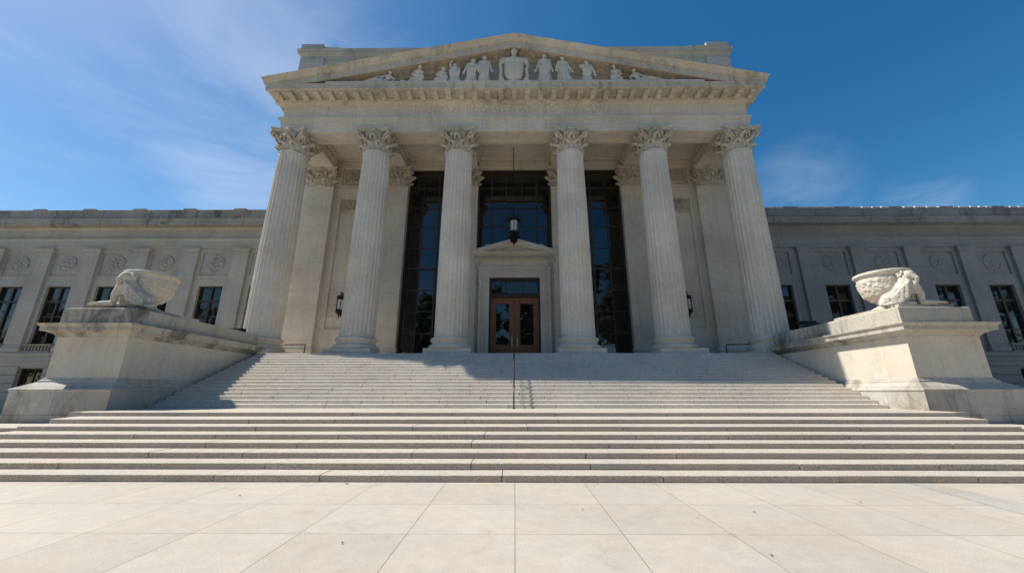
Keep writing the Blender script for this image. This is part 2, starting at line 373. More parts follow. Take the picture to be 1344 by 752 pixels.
# low terraces that continue past the ends of the lower steps
for sx in (-1, 1):
    mb = MB(); mb.box(sx*13.6, sx*30, 12.6, 14.3, -.05, .52); mb.box(sx*13.45, sx*30, 11.6, 12.62, -.05, .40)
    tag(mb.build('terrace', M['step'], bevel=.015), kind='structure')

# ================================================================== STAIR CHEEK PEDESTALS
def cheek(sx, label):
    root = empty('stair_pedestal', (sx*16.7, 14.5, 0), label, 'stone pedestal', 'pedestals flanking the stairs')
    X0, X1_ = sorted((sx*15.3, sx*18.15)); YE = 22.42
    outx = 18.85
    b0, b1 = sorted((sx*15.0, sx*outx))
    mb = MB()
    mb.ringmould([(.55, -.05), (.55, .30), (.42, .36)], b0, b1, 14.5, YE)
    mb.ringmould([(0, .36), (0, 1.64), (.035, 1.66), (.035, 1.71), (0, 1.73)], b0, b1, 14.5, YE)
    # sloping wash up to the die, then a fillet and cavetto
    rings = []
    for p, z in ((1.0, 1.731), (.22, 1.98), (.22, 2.03), (.12, 2.06), (.06, 2.12), (.03, 2.14)):
        ax0 = X0-(X0-b0)*p; ax1 = X1_+(b1-X1_)*p; ay = 14.9-.4*p
        rings.append([(ax0, ay, z), (ax1, ay, z), (ax1, YE, z), (ax0, YE, z)])
    mb.loft(rings, True, False)
    mb.build('base', M['pedbase'], root, origin=(sx*16.7, 14.5, 0), bevel=.012)
    mb = MB(); mb.ringmould([(0, 2.1), (0, 3.72)], X0, X1_, 14.9, YE)
    mb.build('die', M['pedestal'], root, origin=(sx*16.7, 14.5, 0), bevel=.012)
    mb = MB(); mb.ringmould([(0, 3.70), (.03, 3.715), (.05, 3.76), (.12, 3.83), (.22, 3.87), (.24, 3.90), (.38, 3.92), (.38, 4.08), (.43, 4.12), (.46, 4.17), (.46, 4.20), (.05, 4.27)], X0, X1_, 14.9, YE-.01)
    mb.build('cornice', M['pedcap'], root, origin=(sx*16.7, 14.5, 0), bevel=.008)
    mb = MB(); mb.ringmould([(0, 4.24), (0, 4.86), (-.02, 4.90)], X0, X1_-.0, 14.9, YE+.10)
    mb.build('parapet_block', M['pedcap'], root, origin=(sx*16.7, 14.5, 0), bevel=.015)
    mb = MB(); xa, xb = sorted((sx*15.62, sx*17.85)); mb.box(xa, xb, 15.15, 18.4, 4.89, 5.06)
    mb.build('plinth', M['pedcap'], root, origin=(sx*16.7, 14.5, 0), bevel=.015)
cheek(-1, 'large weathered stone pedestal left of the stairs, its stair side in shadow')
cheek(1, 'large stone pedestal right of the stairs, its stair side brightly sunlit')

# ================================================================== CENTRAL BUILDING
bld = empty('courthouse', (0, 28.5, 0), 'neoclassical limestone courthouse with six fluted Corinthian columns and a carved pediment', 'building')
FZ = 3.78; EZ = 19.8
# portico floor / podium
mb = MB(); mb.box(-17.9, 17.9, 22.35, 29.3, .2, FZ-.004); mb.build('portico_floor', M['step_hi'], bld)
# ---- column
def fl(th, z):
    ph = (24*th/(2*pi)) % 1.0
    if .14 < ph < .86: return 1-.062*sin(pi*(ph-.14)/.72)**.75
    return 1
shaft_me = None; base_me = None; cap_me = None
def make_shaft():
    mb = MB()
    R = lambda t: 1.07-.10*t-.03*t*t+.028*sin(pi*t)
    prof = []; z0, z1 = 4.92, 18.02
    rings = []
    seg = 24*10
    ts = [0, .004, .012, .02]+[.02+.96*i/12 for i in range(1, 12)]+[.98, .99, 1.0]
    for t in ts:
        k = min(1, max(0, (t-.004)/.014)) * min(1, max(0, (.992-t)/.01))
        rings.append([((R(t)*(1+(fl(2*pi*i/seg, 0)-1)*k)+(.05*(1-min(1, t/.004)) if t < .004 else 0))*cos(2*pi*i/seg),
                       (R(t)*(1+(fl(2*pi*i/seg, 0)-1)*k))*sin(2*pi*i/seg), z0+(z1-z0)*t) for i in range(seg)])
    mb.loft(rings, True, True)
    # astragal under the capital
    mb.lathe([(.93, 18.0), (.965, 18.01), (.985, 18.05), (.965, 18.09), (.93, 18.10)], 48)
    return mb
def make_base():
    mb = MB(); mb.box(-1.42, 1.42, -1.42, 1.42, FZ, 4.12)
    def torus(r, z0, z1, bul):
        return [(r-bul+bul*sin(pi*k/8) if True else r, z0+(z1-z0)*(1-cos(pi*k/8))/2) for k in range(9)]
    prof = torus(1.40, 4.12, 4.40, .10)+[(1.24, 4.42), (1.17, 4.46), (1.14, 4.53), (1.18, 4.60), (1.22, 4.63), (1.22, 4.65)]+torus(1.27, 4.66, 4.85, .07)+[(1.14, 4.87), (1.12, 4.90), (1.06, 4.95)]
    mb.lathe(prof, 64)
    return mb
def leaf(mb, a, r0, z0, h, w, out, sq=1.0):
    """acanthus leaf: a ribbed, lobed sheet with thickness that curls over at the tip"""
    path = [(0, 0), (.02, .3), (.05, .55), (.11, .75), (.24, .92), (.42, 1.0), (.60, .97), (.70, .87), (.66, .78)]
    nu = 8; front = []; back = []
    for k, (o, t) in enumerate(path):
        s = k/(len(path)-1)
        ww = w*(.78+.35*sin(pi*min(1, s*1.15)))*(1 if s < .7 else 1-(s-.7)*1.9)*(1+.20*(-1)**k)
        for j in range(nu+1):
            u = j/nu*2-1
            rib = .045*abs(cos(u*pi*2.0))+.05*(1-u*u)
            rr = r0+out*o*(1-.78*u*u)+rib-.07*u*u
            zz = z0+h*t-(.34*h*u*u*min(1, (s-.3)/.3) if s > .3 else 0)
            ang = a+u*ww/r0
            front.append((rr*cos(ang), rr*sin(ang), zz))
            back.append(((rr-.055)*cos(ang), (rr-.055)*sin(ang), zz-(.04 if s > .55 else 0)))
    n = nu+1; nr = len(path); fs = []
    for i in range(nr-1):
        for j in range(nu):
            q = (i*n+j, i*n+j+1, (i+1)*n+j+1, (i+1)*n+j); fs.append(q); fs.append(tuple(x+n*nr for x in reversed(q)))
    for i in range(nr-1):
        for j in (0, nu):
            q = (i*n+j, (i+1)*n+j, (i+1)*n+j+n*nr, i*n+j+n*nr); fs.append(q)
    for j in range(nu): fs.append(((nr-1)*n+j, (nr-1)*n+j+1, (nr-1)*n+j+1+n*nr, (nr-1)*n+j+n*nr))
    mb.add(front+back, fs, False)
def make_cap():
    mb = MB(); h = EZ-18.08; b = 18.08
    mb.lathe([(.90, b), (.88, b+.3), (.88, b+.8), (.93, b+1.15), (1.06, b+1.42), (1.10, b+1.5)], 32)
    for k in range(8): leaf(mb, k*pi/4+pi/8, .91, b, .70, .30, .46)
    for k in range(8): leaf(mb, k*pi/4, .92, b+.06, 1.14, .27, .60)
    for k in range(8): leaf(mb, k*pi/4+pi/8, .95, b+.75, .52, .20, .34)
    # corner volutes
    for k in range(4):
        a = pi/4+k*pi/2
        for sd in (-1, 1):
            pts = []; ra = []
            rc, zc = 1.38, b+1.20
            st = Vector((1.0*cos(a-sd*.33), 1.0*sin(a-sd*.33), b+.72))
            for i in range(26):
                t = i/25; an = pi*.55+t*2*pi*1.6; rad = .265*(1-t)**.8+.03
                rr = rc-rad*cos(an-pi*.5)*1.0; z = zc+rad*sin(an-pi*.5)*1.0
                rr = rc-rad*sin(an)*(-1); z = zc-rad*cos(an)
                aa = a-sd*.035
                pts.append((rr*cos(aa), rr*sin(aa), z)); ra.append(.072-.025*t)
            p0 = Vector(pts[0]); mid = (st+p0)/2+Vector((0, 0, .16))
            pts = [tuple(st), tuple(st.lerp(mid, .6)), tuple(mid.lerp(p0, .5)+Vector((0,0,.05)))]+pts; ra = [.05, .055, .06]+ra
            mb.tube(pts, ra, 7)
        mb.ball((1.38*cos(a), 1.38*sin(a), b+1.20), (.085, .085, .085), 8)
    # inner helices and fleuron on each face
    for k in range(4):
        a = k*pi/2; ca, sa = cos(a), sin(a)
        for sd in (-1, 1):
            pts = []
            for i in range(20):
                t = i/19; an = t*2*pi*1.3+.4; rad = .15*(1-t)+.025
                lx = sd*(.24+rad*cos(an)); lz = b+1.15+rad*sin(an)
                rr = 1.08
                pts.append((rr*ca-lx*sa, rr*sa+lx*ca, lz))
            mb.tube([(1.0*ca-sd*.5*sa, 1.0*sa+sd*.5*ca, b+.8)]+pts, .042, 6)
        for q in range(6):
            an = q*pi/3; lx = .13*cos(an); lz = b+1.55+.13*sin(an); mb.ball((1.13*ca-lx*sa, 1.13*sa+lx*ca, lz), .09, 8)
        mb.ball((1.18*ca, 1.18*sa, b+1.55), .09, 8)
    # abacus with concave sides
    def outline(s, z):
        pts = []
        for k in range(4):
            a = k*pi/2-pi/2; ca, sa = cos(a), sin(a)
            for i in range(9):
                u = i/8*2-1; lx = u*1.15*s; ly = (.98+.25*u*u)*s
                pts.append((ly*ca-lx*sa, ly*sa+lx*ca, z))
        return pts
    mb.loft([outline(.93, b+1.47), outline(.95, b+1.55), outline(1.0, b+1.58), outline(1.0, b+1.64), outline(1.03, b+1.67), outline(1.03, EZ-.003)], True, False)
    return mb
sh = make_shaft(); ba = make_base(); ca_ = make_cap()
proto = None
CX = [-16.12, -10.02, -4.03, 4.03, 10.02, 16.12]
def mesh_from(mb, name, mat):
    me = bpy.data.meshes.new(name); me.from_pydata(mb.v, [], mb.f); me.update(); me.polygons.foreach_set('use_smooth', mb.sm); me.materials.append(mat); return me
shm = mesh_from(sh, 'shaft', M['shaft']); bam = mesh_from(ba, 'base', M['plain']); cam_ = mesh_from(ca_, 'capital', M['carve'])
def child(name, me, parent, loc=(0,0,0)):
    o = bpy.data.objects.new(name, me); COL.objects.link(o); o.parent = parent; o.location = loc; return o
for i, x in enumerate(CX):
    c = empty('column', (x, 24.0, 0), parent=bld); c['group'] = 'fluted columns of the portico'
    if i == 0: shaft0, base0, cap0 = child('shaft', shm, c), child('base', bam, c), child('capital', cam_, c)
    else:
        for src in (shaft0, base0, cap0):
            q = src.copy(); COL.objects.link(q); q.parent = c
            if src is cap0: q.rotation_euler.z = pi/2*(i % 4)
# ---- pilasters on the wall
capP = MB(); capP.v = [(x*1.15, y*.60, z) for x, y, z in ca_.v]; capP.f = ca_.f; capP.sm = ca_.sm
capPm = mesh_from(capP, 'capital', M['carve'])
PX = [(-16.25, 1.16), (-9.98, 1.12), (-4.06, 1.02), (4.06, 1.02), (9.98, 1.12), (16.25, 1.16)]
for x, hw in PX:
    mb = MB(); mb.box(x-hw, x+hw, 28.1, 28.52, 4.85, 18.0)
    mb.ringmould([(.02, 18.0), (.05, 18.03), (.02, 18.08)], x-hw, x+hw, 28.1, 28.5)
    mb.ringmould([(.14, FZ), (.14, 4.2), (.13, 4.3), (.06, 4.38), (.05, 4.48), (.11, 4.56), (.10, 4.68), (.03, 4.74), (0, 4.85)], x-hw, x+hw, 28.1, 28.5)
    p = mb.build('pilaster', M['wall'], bld, origin=(x, 28.3, FZ))
    p['group'] = 'flat pilasters behind the columns'
    cp = bpy.data.objects.new('capital', capPm); COL.objects.link(cp); cp.parent = p; cp.location = (0, 28.46-28.3, -FZ); cp.scale = (hw/1.12, 1, 1)
# ---- walls
mb = MB()
YW0, YW1 = 28.5, 29.4
for s in (-1, 1):
    x = lambda a, b: sorted((s*a, s*b))
    mb.box(*x(15.05, 19.6), YW0, YW1, .2, 21.3)
    mb.box(*x(8.9, 11.45), YW0, YW1, .2, 21.3)
    mb.box(*x(11.45, 15.05), YW0+.14, YW1, .2, 21.3)         # recessed panel ground
    mb.box(*x(14.62, 15.05), YW0, YW0+.2, FZ, 21.3); mb.box(*x(11.45, 11.82), YW0, YW0+.2, FZ, 21.3)
    mb.box(*x(11.82, 14.62), YW0, YW0+.2, FZ, 6.15); mb.box(*x(11.82, 14.62), YW0, YW0+.2, 17.25, 18.45)
    mb.box(*x(11.82, 14.62), YW0, YW0+.2, 20.05, 21.3)
    # string course at the height of the capital's neck
    mb.box(*x(11.15, 15.1), YW0-.07, YW0+.05, 18.02, 18.14); mb.box(*x(11.12, 15.12), YW0-.04, YW0+.05, 17.9, 18.02)
    # wall base course
    mb.ringmould([(.10, FZ), (.10, 4.25), (.05, 4.33), (.05, 4.42), (0, 4.5)], x(11.1, 15.08)[0], x(11.1, 15.08)[1], YW0, YW0+.2)
    mb.box(*x(3.05, 5.1), YW0, YW1, .2, 21.3)
    mb.box(s*19.6, s*19.0, YW1, 46, 0, 27)
mb.box(-8.9, 8.9, YW0, YW1, 19.98, 21.3)
mb.box(-19.6, 19.6, YW1, 46, 21.0, 27)
mb.box(-19.0, 19.0, 45.5, 46, 0, 21)
mb.box(-19.0, 19.0, 29.5, 30.0, .2, 21)
mb.build('wall', M['wall'], bld)
# mouldings along the top of the wall under the ceiling
mb = MB()
for a, b_ in ((-19.5, 19.5),):
    mb.ringmould([(.02, 20.02), (.06, 20.06), (.06, 20.16), (.02, 20.2)], -15.0, 15.0, YW0, YW0+.2)
    mb.ringmould([(.03, 20.75), (.10, 20.85), (.10, 20.95), (.2, 21.1), (.24, 21.28)], -17.4, 17.4, YW0, YW0+.2)
mb.build('wall_cornice', M['plain'], bld)
# thin frames round the panels
for s in (-1, 1):
    xa, xb = sorted((s*11.82, s*14.62))
    mb = MB()
    for z0, z1 in ((6.15, 17.25),):
        mb.box(xa, xa+.09, YW0-.03, YW0+.16, z0, z1); mb.box(xb-.09, xb, YW0-.03, YW0+.16, z0, z1)
        mb.box(xa+.09, xb-.09, YW0-.03, YW0+.16, z0, z0+.09); mb.box(xa+.09, xb-.09, YW0-.03, YW0+.16, z1-.09, z1)
    mb.build('panel_frame', M['plain'], bld, bevel=.02)
    for (z0, z1, sd) in ((16.0, 17.1, 3), (18.62, 19.88, 9)):
        mb = MB(); cx = (xa+xb)/2; w = 1.15
        def fn(a, c, sd=sd):
            u = a*6; v = c*2.4
            n = noise.noise(Vector((u*1.9+sd, v*1.9, sd)))
            sp = abs(sin(6*sqrt(((u % 1.5)-.75)**2+((v % 1.2)-.6)**2)*2.4+n*2))
            e = min(1, a*14, (1-a)*14, c*7, (1-c)*7)
            return max(0, min(1, .25+.8*sp+.5*n))*e
        relief(mb, cx-w, cx+w, z0, z1, YW0+.08, .16, fn, 84, 40)
        mb.box(cx-w, cx+w, YW0+.081, YW0+.16, z0, z1)
        for (bx0, bx1, bz0, bz1) in ((cx-w-.09, cx-w, z0-.09, z1+.09), (cx+w, cx+w+.09, z0-.09, z1+.09), (cx-w, cx+w, z0-.09, z0), (cx-w, cx+w, z1, z1+.09)):
            mb.box(bx0, bx1, YW0-.02, YW0+.15, bz0, bz1)
        mb.build('relief_panel', M['carve'], bld)
# ---- windows
def window(x0, x1, z0, z1, y, vs, hs, thick_v=(), thick_h=(), parent=None, mat=None, fw=.13, bw=.055):
    mb = MB()
    mb.box(x0, x0+fw, y-.12, y+.10, z0, z1); mb.box(x1-fw, x1, y-.12, y+.10, z0, z1)
    mb.box(x0+fw, x1-fw, y-.12, y+.10, z1-fw, z1); mb.box(x0+fw, x1-fw, y-.12, y+.10, z0, z0+fw)
    for x in vs:
        t = bw*1.9 if x in thick_v else bw
        mb.box(x-t/2, x+t/2, y-.06-(.05 if x in thick_v else 0), y+.03, z0+fw, z1-fw)
    for z in hs:
        t = bw*2.1 if z in thick_h else bw
        mb.box(x0+fw, x1-fw, y-.055-(.04 if z in thick_h else 0), y+.028, z-t/2, z+t/2)
    f = mb.build('window', mat or M['bronze'], parent, origin=((x0+x1)/2, y, z0))
    # individual panes, each a hair out of plane as old glass is
    mb = MB(); rnd = random.Random(int(abs(x0)*100+z0*10))
    X = [x0+.02]+list(vs)+[x1-.02]; Z = [z0+.02]+sorted(hs)+[z1-.02]
    for i in range(len(X)-1):
        for j in range(len(Z)-1):
            a = rnd.uniform(-.004, .004); c = rnd.uniform(-.004, .004)
            w = X[i+1]-X[i]; h = Z[j+1]-Z[j]
            mb.add([(X[i], y+a*w, Z[j]), (X[i+1], y-a*w, Z[j]), (X[i+1], y-a*w+c*h, Z[j+1]), (X[i], y+a*w+c*h, Z[j+1])], [(0, 1, 2, 3)])
            mb.add([(X[i], y+.02+a*w, Z[j]), (X[i+1], y+.02-a*w, Z[j]), (X[i+1], y+.02-a*w+c*h, Z[j+1]), (X[i], y+.02+a*w+c*h, Z[j+1])], [(3, 2, 1, 0)])
    mb.build('pane', M['glass'], f)
    return f
rows = [5.91, 7.63, 9.34, 11.11, 12.87, 14.76, 16.43, 18.29]
for s in (-1, 1):
    xa, xb = sorted((s*5.1, s*8.9)); w = (xb-xa)/3
    window(xa, xb, FZ, 19.98, 28.85, [xa+w*.98, xb-w*.98], rows, thick_v=[xb-w*.98] if s < 0 else [xa+w*.98], thick_h=[11.11, 18.29], parent=bld, bw=.075)
window(-3.05, 3.05, 12.2, 19.98, 28.85, [-1.92, -.68, .62, 1.88], [14.76, 16.43, 18.29], thick_v=[-1.92, 1.88], thick_h=[18.29], parent=bld, bw=.075)
# ---- doorway: wall infill, stepped architrave, consoles, cornice and small pediment
mb = MB()
for s in (-1, 1): mb.box(*sorted((s*1.98, s*3.05)), 28.42, 29.2, FZ, 12.25)
mb.box(-1.98, 1.98, 28.42, 29.2, 10.25, 12.25)
mb.build('doorway_wall', M['plain'], bld)
mb = MB()
for (a, b_, y, zt) in ((1.97, 2.32, 28.27, 10.62), (2.32, 2.58, 28.22, 10.9), (2.58, 2.78, 28.16, 11.1)):
    for s in (-1, 1): mb.box(*sorted((s*a, s*b_)), y, 28.43, FZ, zt)
    pa = a
mb.box(-1.97, 1.97, 28.27, 28.43, 10.24, 10.62); mb.box(-2.32, 2.32, 28.22, 28.43, 10.622, 10.9); mb.box(-2.58, 2.58, 28.16, 28.43, 10.902, 11.1)
for s in (-1, 1):   # bead row
    for k in range(40): mb.ball((s*2.45, 28.21, FZ+.15+k*.172), .045, 6)
for k in range(27): mb.ball((-2.25+k*.173, 28.21, 10.76), .045, 6)
mb.build('door_architrave', M['plain'], bld, bevel=.015)
dp = MB()
dp.ringmould([(0, 11.75), (.04, 11.78), (.04, 11.84)], -3.12, 3.12, 28.25, 28.6)
for k in range(44): dp.box(-3.15+k*.1445, -3.15+k*.1445+.085, 28.10, 28.26, 11.84, 11.98)
dp.ringmould([(.10, 11.98), (.18, 12.03), (.36, 12.06), (.36, 12.2), (.42, 12.25)], -3.12, 3.12, 28.25, 28.6)
def rake(mb, halfw, zb, zpk, y0, y1, t, x0=0):
    sl = (zpk-zb)/halfw
    for s in (-1, 1):
        vs = [(x0, y0, zpk-t), (x0+s*halfw, y0, zb-t if False else zb), (x0+s*halfw, y0, zb+.001), (x0, y0, zpk)]
        L = [(s*(halfw-0), zb), (s*halfw, zb+.05), (0, zpk+.0), (0, zpk-t), (s*(halfw-t/sl*.86), zb)]
        A = [(x0+p, y0, z) for p, z in L]; B = [(x0+p, y1, z) for p, z in L]
        if s > 0: A.reverse(); B.reverse()
        mb.loft([A, B], True, False)
rake(dp, 3.56, 12.252, 13.38, 27.86, 28.6, .34)
rake(dp, 3.46, 12.252, 13.20, 27.96, 28.59, .36)
relief(dp, -2.3, 2.3, 12.253, 12.95, 28.2, .07, lambda a, c: max(0, .3+.7*noise.noise(Vector((a*22, c*6, 3))))*(1 if c < 1-abs(a*2-1) else 0), 60, 16)
dpo = dp.build('door_pediment', M['plain'], bld)
for s in (-1, 1):
    mb = MB(); cx = s*2.98
    # scrolled console bracket
    prof = []
    for i in range(25):
        t = i/24; z = 9.75+t*2.05; y = 28.42-(.10+.30*t**1.6+.05*sin(t*2*pi))
        prof.append((y, z))
    A = [(cx-.2, y, z) for y, z in prof]+[(cx-.2, 28.45, 11.8), (cx-.2, 28.45, 9.75)]; B = [(cx+.2, y, z) for y, z in prof]+[(cx+.2, 28.45, 11.8), (cx+.2, 28.45, 9.75)]
    mb.loft([A, B], True, False)
    for dx_ in (-.14, 0, .14): mb.tube([(cx+dx_, y-.012, z) for y, z in prof[1:-1:2]], .03, 6)
    mb.tube([(cx-.22, 28.2, 11.55), (cx+.22, 28.2, 11.55)], .15, 12); mb.tube([(cx-.21, 28.3, 9.85), (cx+.21, 28.3, 9.85)], .10, 12)
    for k in range(5): mb.ball((cx, 28.27-.03*k, 9.98+k*.13), (.10, .06, .08), 8)
    mb.build('console', M['carve'], dpo)
# ---- doors
mb = MB()
for s in (-1, 1): mb.box(*sorted((s*1.86, s*1.965)), 28.5, 28.95, FZ, 10.23)
mb.box(-1.86, 1.86, 28.5, 28.95, 10.1, 10.23); mb.box(-1.86, 1.86, 28.55, 28.95, 8.72, 8.95); mb.box(-1.86, 1.86, 28.48, 28.7, 8.93, 9.0)
df = mb.build('door_frame', M['bronze'], bld)
mb = MB()
for x in (-.64, .64): mb.box(x-.045, x+.045, 28.68, 28.8, 9.0, 10.1)
for s in (-1, 1): mb.box(*sorted((s*1.80, s*1.86)), 28.66, 28.8, 9.0, 10.1)
mb.box(-1.8, 1.8, 28.66, 28.8, 9.0, 9.06); mb.box(-1.8, 1.8, 28.66, 28.8, 10.03, 10.1)
tr = mb.build('transom_window', M['bronze'], bld)
mb = MB(); mb.box(-1.82, 1.82, 28.75, 28.77, 9.02, 10.08); mb.build('pane', M['glass'], tr)
for s in (-1, 1):
    mb = MB(); xa, xb = sorted((s*.012, s*1.85)); z0, z1 = FZ+.01, 8.71
    st = .34
    mb.box(xa, xa+st, 28.72, 28.82, z0, z1); mb.box(xb-st, xb, 28.72, 28.82, z0, z1)
    mb.box(xa+st, xb-st, 28.72, 28.82, z1-.42, z1); mb.box(xa+st, xb-st, 28.72, 28.82, z0, z0+.30); mb.box(xa+st, xb-st, 28.72, 28.82, z0+.92, z0+1.2)
    mb.box(xa+st, xb-st, 28.76, 28.80, z0+.30, z0+.92); mb.box(xa+st+.1, xb-st-.1, 28.735, 28.77, z0+.38, z0+.84)
    for (a, b_, c, d) in ((xa+st, xa+st+.07, z0+1.2, z1-.42), (xb-st-.07, xb-st, z0+1.2, z1-.42), (xa+st+.07, xb-st-.07, z0+1.2, z0+1.27), (xa+st+.07, xb-st-.07, z1-.49, z1-.42)):
        mb.box(a, b_, 28.70, 28.80, c, d)
    d_ = mb.build('door', M['wood'], bld, origin=(s*1.85, 28.77, z0), bevel=.008)
    mb = MB(); mb.box(xa+st+.03, xb-st-.03, 28.775, 28.79, z0+1.22, z1-.45); mb.build('pane', M['glass'], d_)
    mb = MB(); hx = s*.2
    mb.box(hx-.06, hx+.06, 28.70, 28.722, 4.95, 5.65); mb.tube([(hx, 28.70, 5.1), (hx, 28.60, 5.14), (hx, 28.58, 5.3), (hx, 28.60, 5.46), (hx, 28.70, 5.5)], .028, 8); mb.ball((hx, 28.68, 5.85), .07, 10)
    mb.build('handle', M['brass'], d_)
# ---- ceiling with beams and coffers
mb = MB()
mb.box(-17.0, 17.0, 24.9, 28.6, 21.3, 21.6)
for x in CX:
    xa, xb = x-.95, x+.95
    if abs(x) > 15: xa, xb = sorted((x/abs(x)*15.1, x/abs(x)*16.98))
    mb.box(xa, xb, 24.85, 28.12, EZ+.02, 21.299)
    mb.box(xa-.09 if x > -15 else xb-.01, xa+.01 if x > -15 else xb+.09, 24.95, 28.1, 20.35, 20.47)
    if abs(x) < 15: mb.box(xb-.01, xb+.09, 24.95, 28.1, 20.35, 20.47)
edges = [(-15.1, -10.97), (-9.07, -4.98), (-3.08, 3.08), (4.98, 9.07), (10.97, 15.1)]
for xa, xb in edges:
    for k, (ins, zt) in enumerate(((0, 20.75), (.22, 20.92), (.42, 21.08))):
        ya, yb = 24.9+ins, 28.5-ins; w = .24
        a, b_ = xa+ins, xb-ins
        mb.box(a, b_, ya, ya+w, zt, 21.31+k*.01); mb.box(a, b_, yb-w, yb, zt, 21.31+k*.01)
        mb.box(a, a+w, ya+w, yb-w, zt, 21.31+k*.01); mb.box(b_-w, b_, ya+w, yb-w, zt, 21.31+k*.01)
    cx = (xa+xb)/2
    mb.lathe([(.5, 21.31), (.48, 21.24), (.3, 21.2), (.25, 21.12), (.05, 21.08)], 20, (cx, 26.7, 0), rf=lambda t, z: 1+.12*cos(8*t))
mb.build('ceiling', M['plain'], bld)
# ---- entablature (architrave, frieze, cornice)
XE = 17.0; YE0 = 23.38; YB = 28.45
arch = MB()
# hollow: front beam and two side beams
def beam(mb, z0, z1, p):
    mb.box(-XE-p, XE+p, YE0-p, 24.88, z0, z1)
    for s in (-1, 1): mb.box(*sorted((s*(XE+p), s*15.12)), 24.88, YB, z0, z1)
def beam3(mb, x, y, z0, z1): mb.box(-XE-x, XE+x, y, 24.88, z0, z1)
beam(arch, EZ+.12, 20.08, 0); beam(arch, 20.08, 20.36, .035); beam(arch, 20.36, 20.60, .07)
# soffit with sunk panels between the columns
arch.box(-XE, XE, YE0, YE0+.28, EZ, EZ+.121); arch.box(-XE, XE, 24.6, 24.88, EZ, EZ+.121)
for x in CX: arch.box(max(-XE, x-1.1), min(XE, x+1.1), YE0+.28, 24.6, EZ+.001, EZ+.121)
for s in (-1, 1): arch.box(*sorted((s*XE, s*15.12)), 24.88, YB, EZ, EZ+.121)
arch.loft([[(x-p*sg, y, z) for x, y, sg in ((-XE, YE0-p, 1), (XE, YE0-p, -1), (XE, YB, -1), (-XE, YB, 1))] for p, z in ((.09, 20.60), (.15, 20.66), (.17, 20.72), (.21, 20.80), (.21, 20.93), (.05, 20.96))], True, False) if False else None
for z0, z1, p in ((20.60, 20.68, .11), (20.68, 20.74, .15), (20.74, 20.93, .20)): beam(arch, z0, z1, p)
ar = arch.build('architrave', M['entab'], bld)
mb = MB(); mb.box(-XE, XE, YE0, YB, 20.93, 22.02); fz = mb.build('frieze', M['entab'], bld)
# lettering on the frieze
for word, p0, p1 in (('IOCEKAAI', 545, 603.5), ('BDOSSOVI', 613, 676), ('NEHIDY', 684, 727), ('WOSCUWA', 741, 803)):
    fc = bpy.data.curves.new('t', 'FONT'); fc.body = word; fc.size = .78; fc.extrude = .006; fc.space_character = 1.16
    fo = bpy.data.objects.new('t', fc); COL.objects.link(fo)
    dg = bpy.context.evaluated_depsgraph_get(); dg.update(); tm = bpy.data.meshes.new_from_object(fo.evaluated_get(dg)); bpy.data.objects.remove(fo)
    xs_ = [v.co.x for v in tm.vertices]; w = max(xs_)-min(xs_); xa = (p0-675.3)*.05605; xb = (p1-675.3)*.05605; k = (xb-xa)/w; x0_ = min(xs_)
    for v in tm.vertices: v.co.x = (v.co.x-x0_)*k+xa; v.co.z, v.co.y = v.co.y+21.36, -v.co.z
    tm.materials.clear(); tm.materials.append(M['letters'])
    to = bpy.data.objects.new('lettering', tm); COL.objects.link(to); to.parent = fz; to.location = Vector((0, YE0-.005, 0))-wloc(fz)
# cornice
SP = .78; FP = 1.26     # side / front projection
def cor(mb, pts):
    mb.loft([[(-XE-ps, YE0-pf, z), (XE+ps, YE0-pf, z), (XE+ps, YB, z), (-XE-ps, YB, z)] for ps, pf, z in pts], True, False)
mb = MB()
cor(mb, [(.02, .02, 22.02), (.05, .05, 22.03), (.12, .12, 22.08), (.16, .18, 22.12), (.22, .26, 22.15), (.24, .30, 22.21)])
cor(mb, [(.28, .36, 22.21), (.30, .38, 22.23), (.30, .38, 22.42)])
cor(mb, [(SP-.05, FP-.06, 22.42), (SP, FP, 22.44), (SP, FP, 22.81), (SP+.03, FP+.03, 22.83), (SP+.03, FP+.03, 22.86)])
NM = 37
def modillion(mb, x, w=.36):
    prof = [(YE0-.37, 22.12), (YE0-.50, 22.09), (YE0-.64, 22.15), (YE0-.85, 22.20), (YE0-1.0, 22.17), (YE0-1.12, 22.23), (YE0-1.12, 22.42), (YE0-.37, 22.42)]
    mb.loft([[(x-w/2, y, z) for y, z in prof], [(x+w/2, y, z) for y, z in prof]], True, False)
    mb.box(x-w/2-.03, x+w/2+.03, YE0-1.15, YE0-.36, 22.385, 22.419)
for i in range(NM): modillion(mb, -17.05+i*34.1/(NM-1))
for s in (-1, 1):
    for i in range(7):
        y = YE0+.0+i*.82
        mb.box(*sorted((s*(XE+.29), s*(XE+.70))), y-.15, y+.15, 22.23, 22.419)
mb.build('cornice', M['cornice'], bld, bevel=.008)
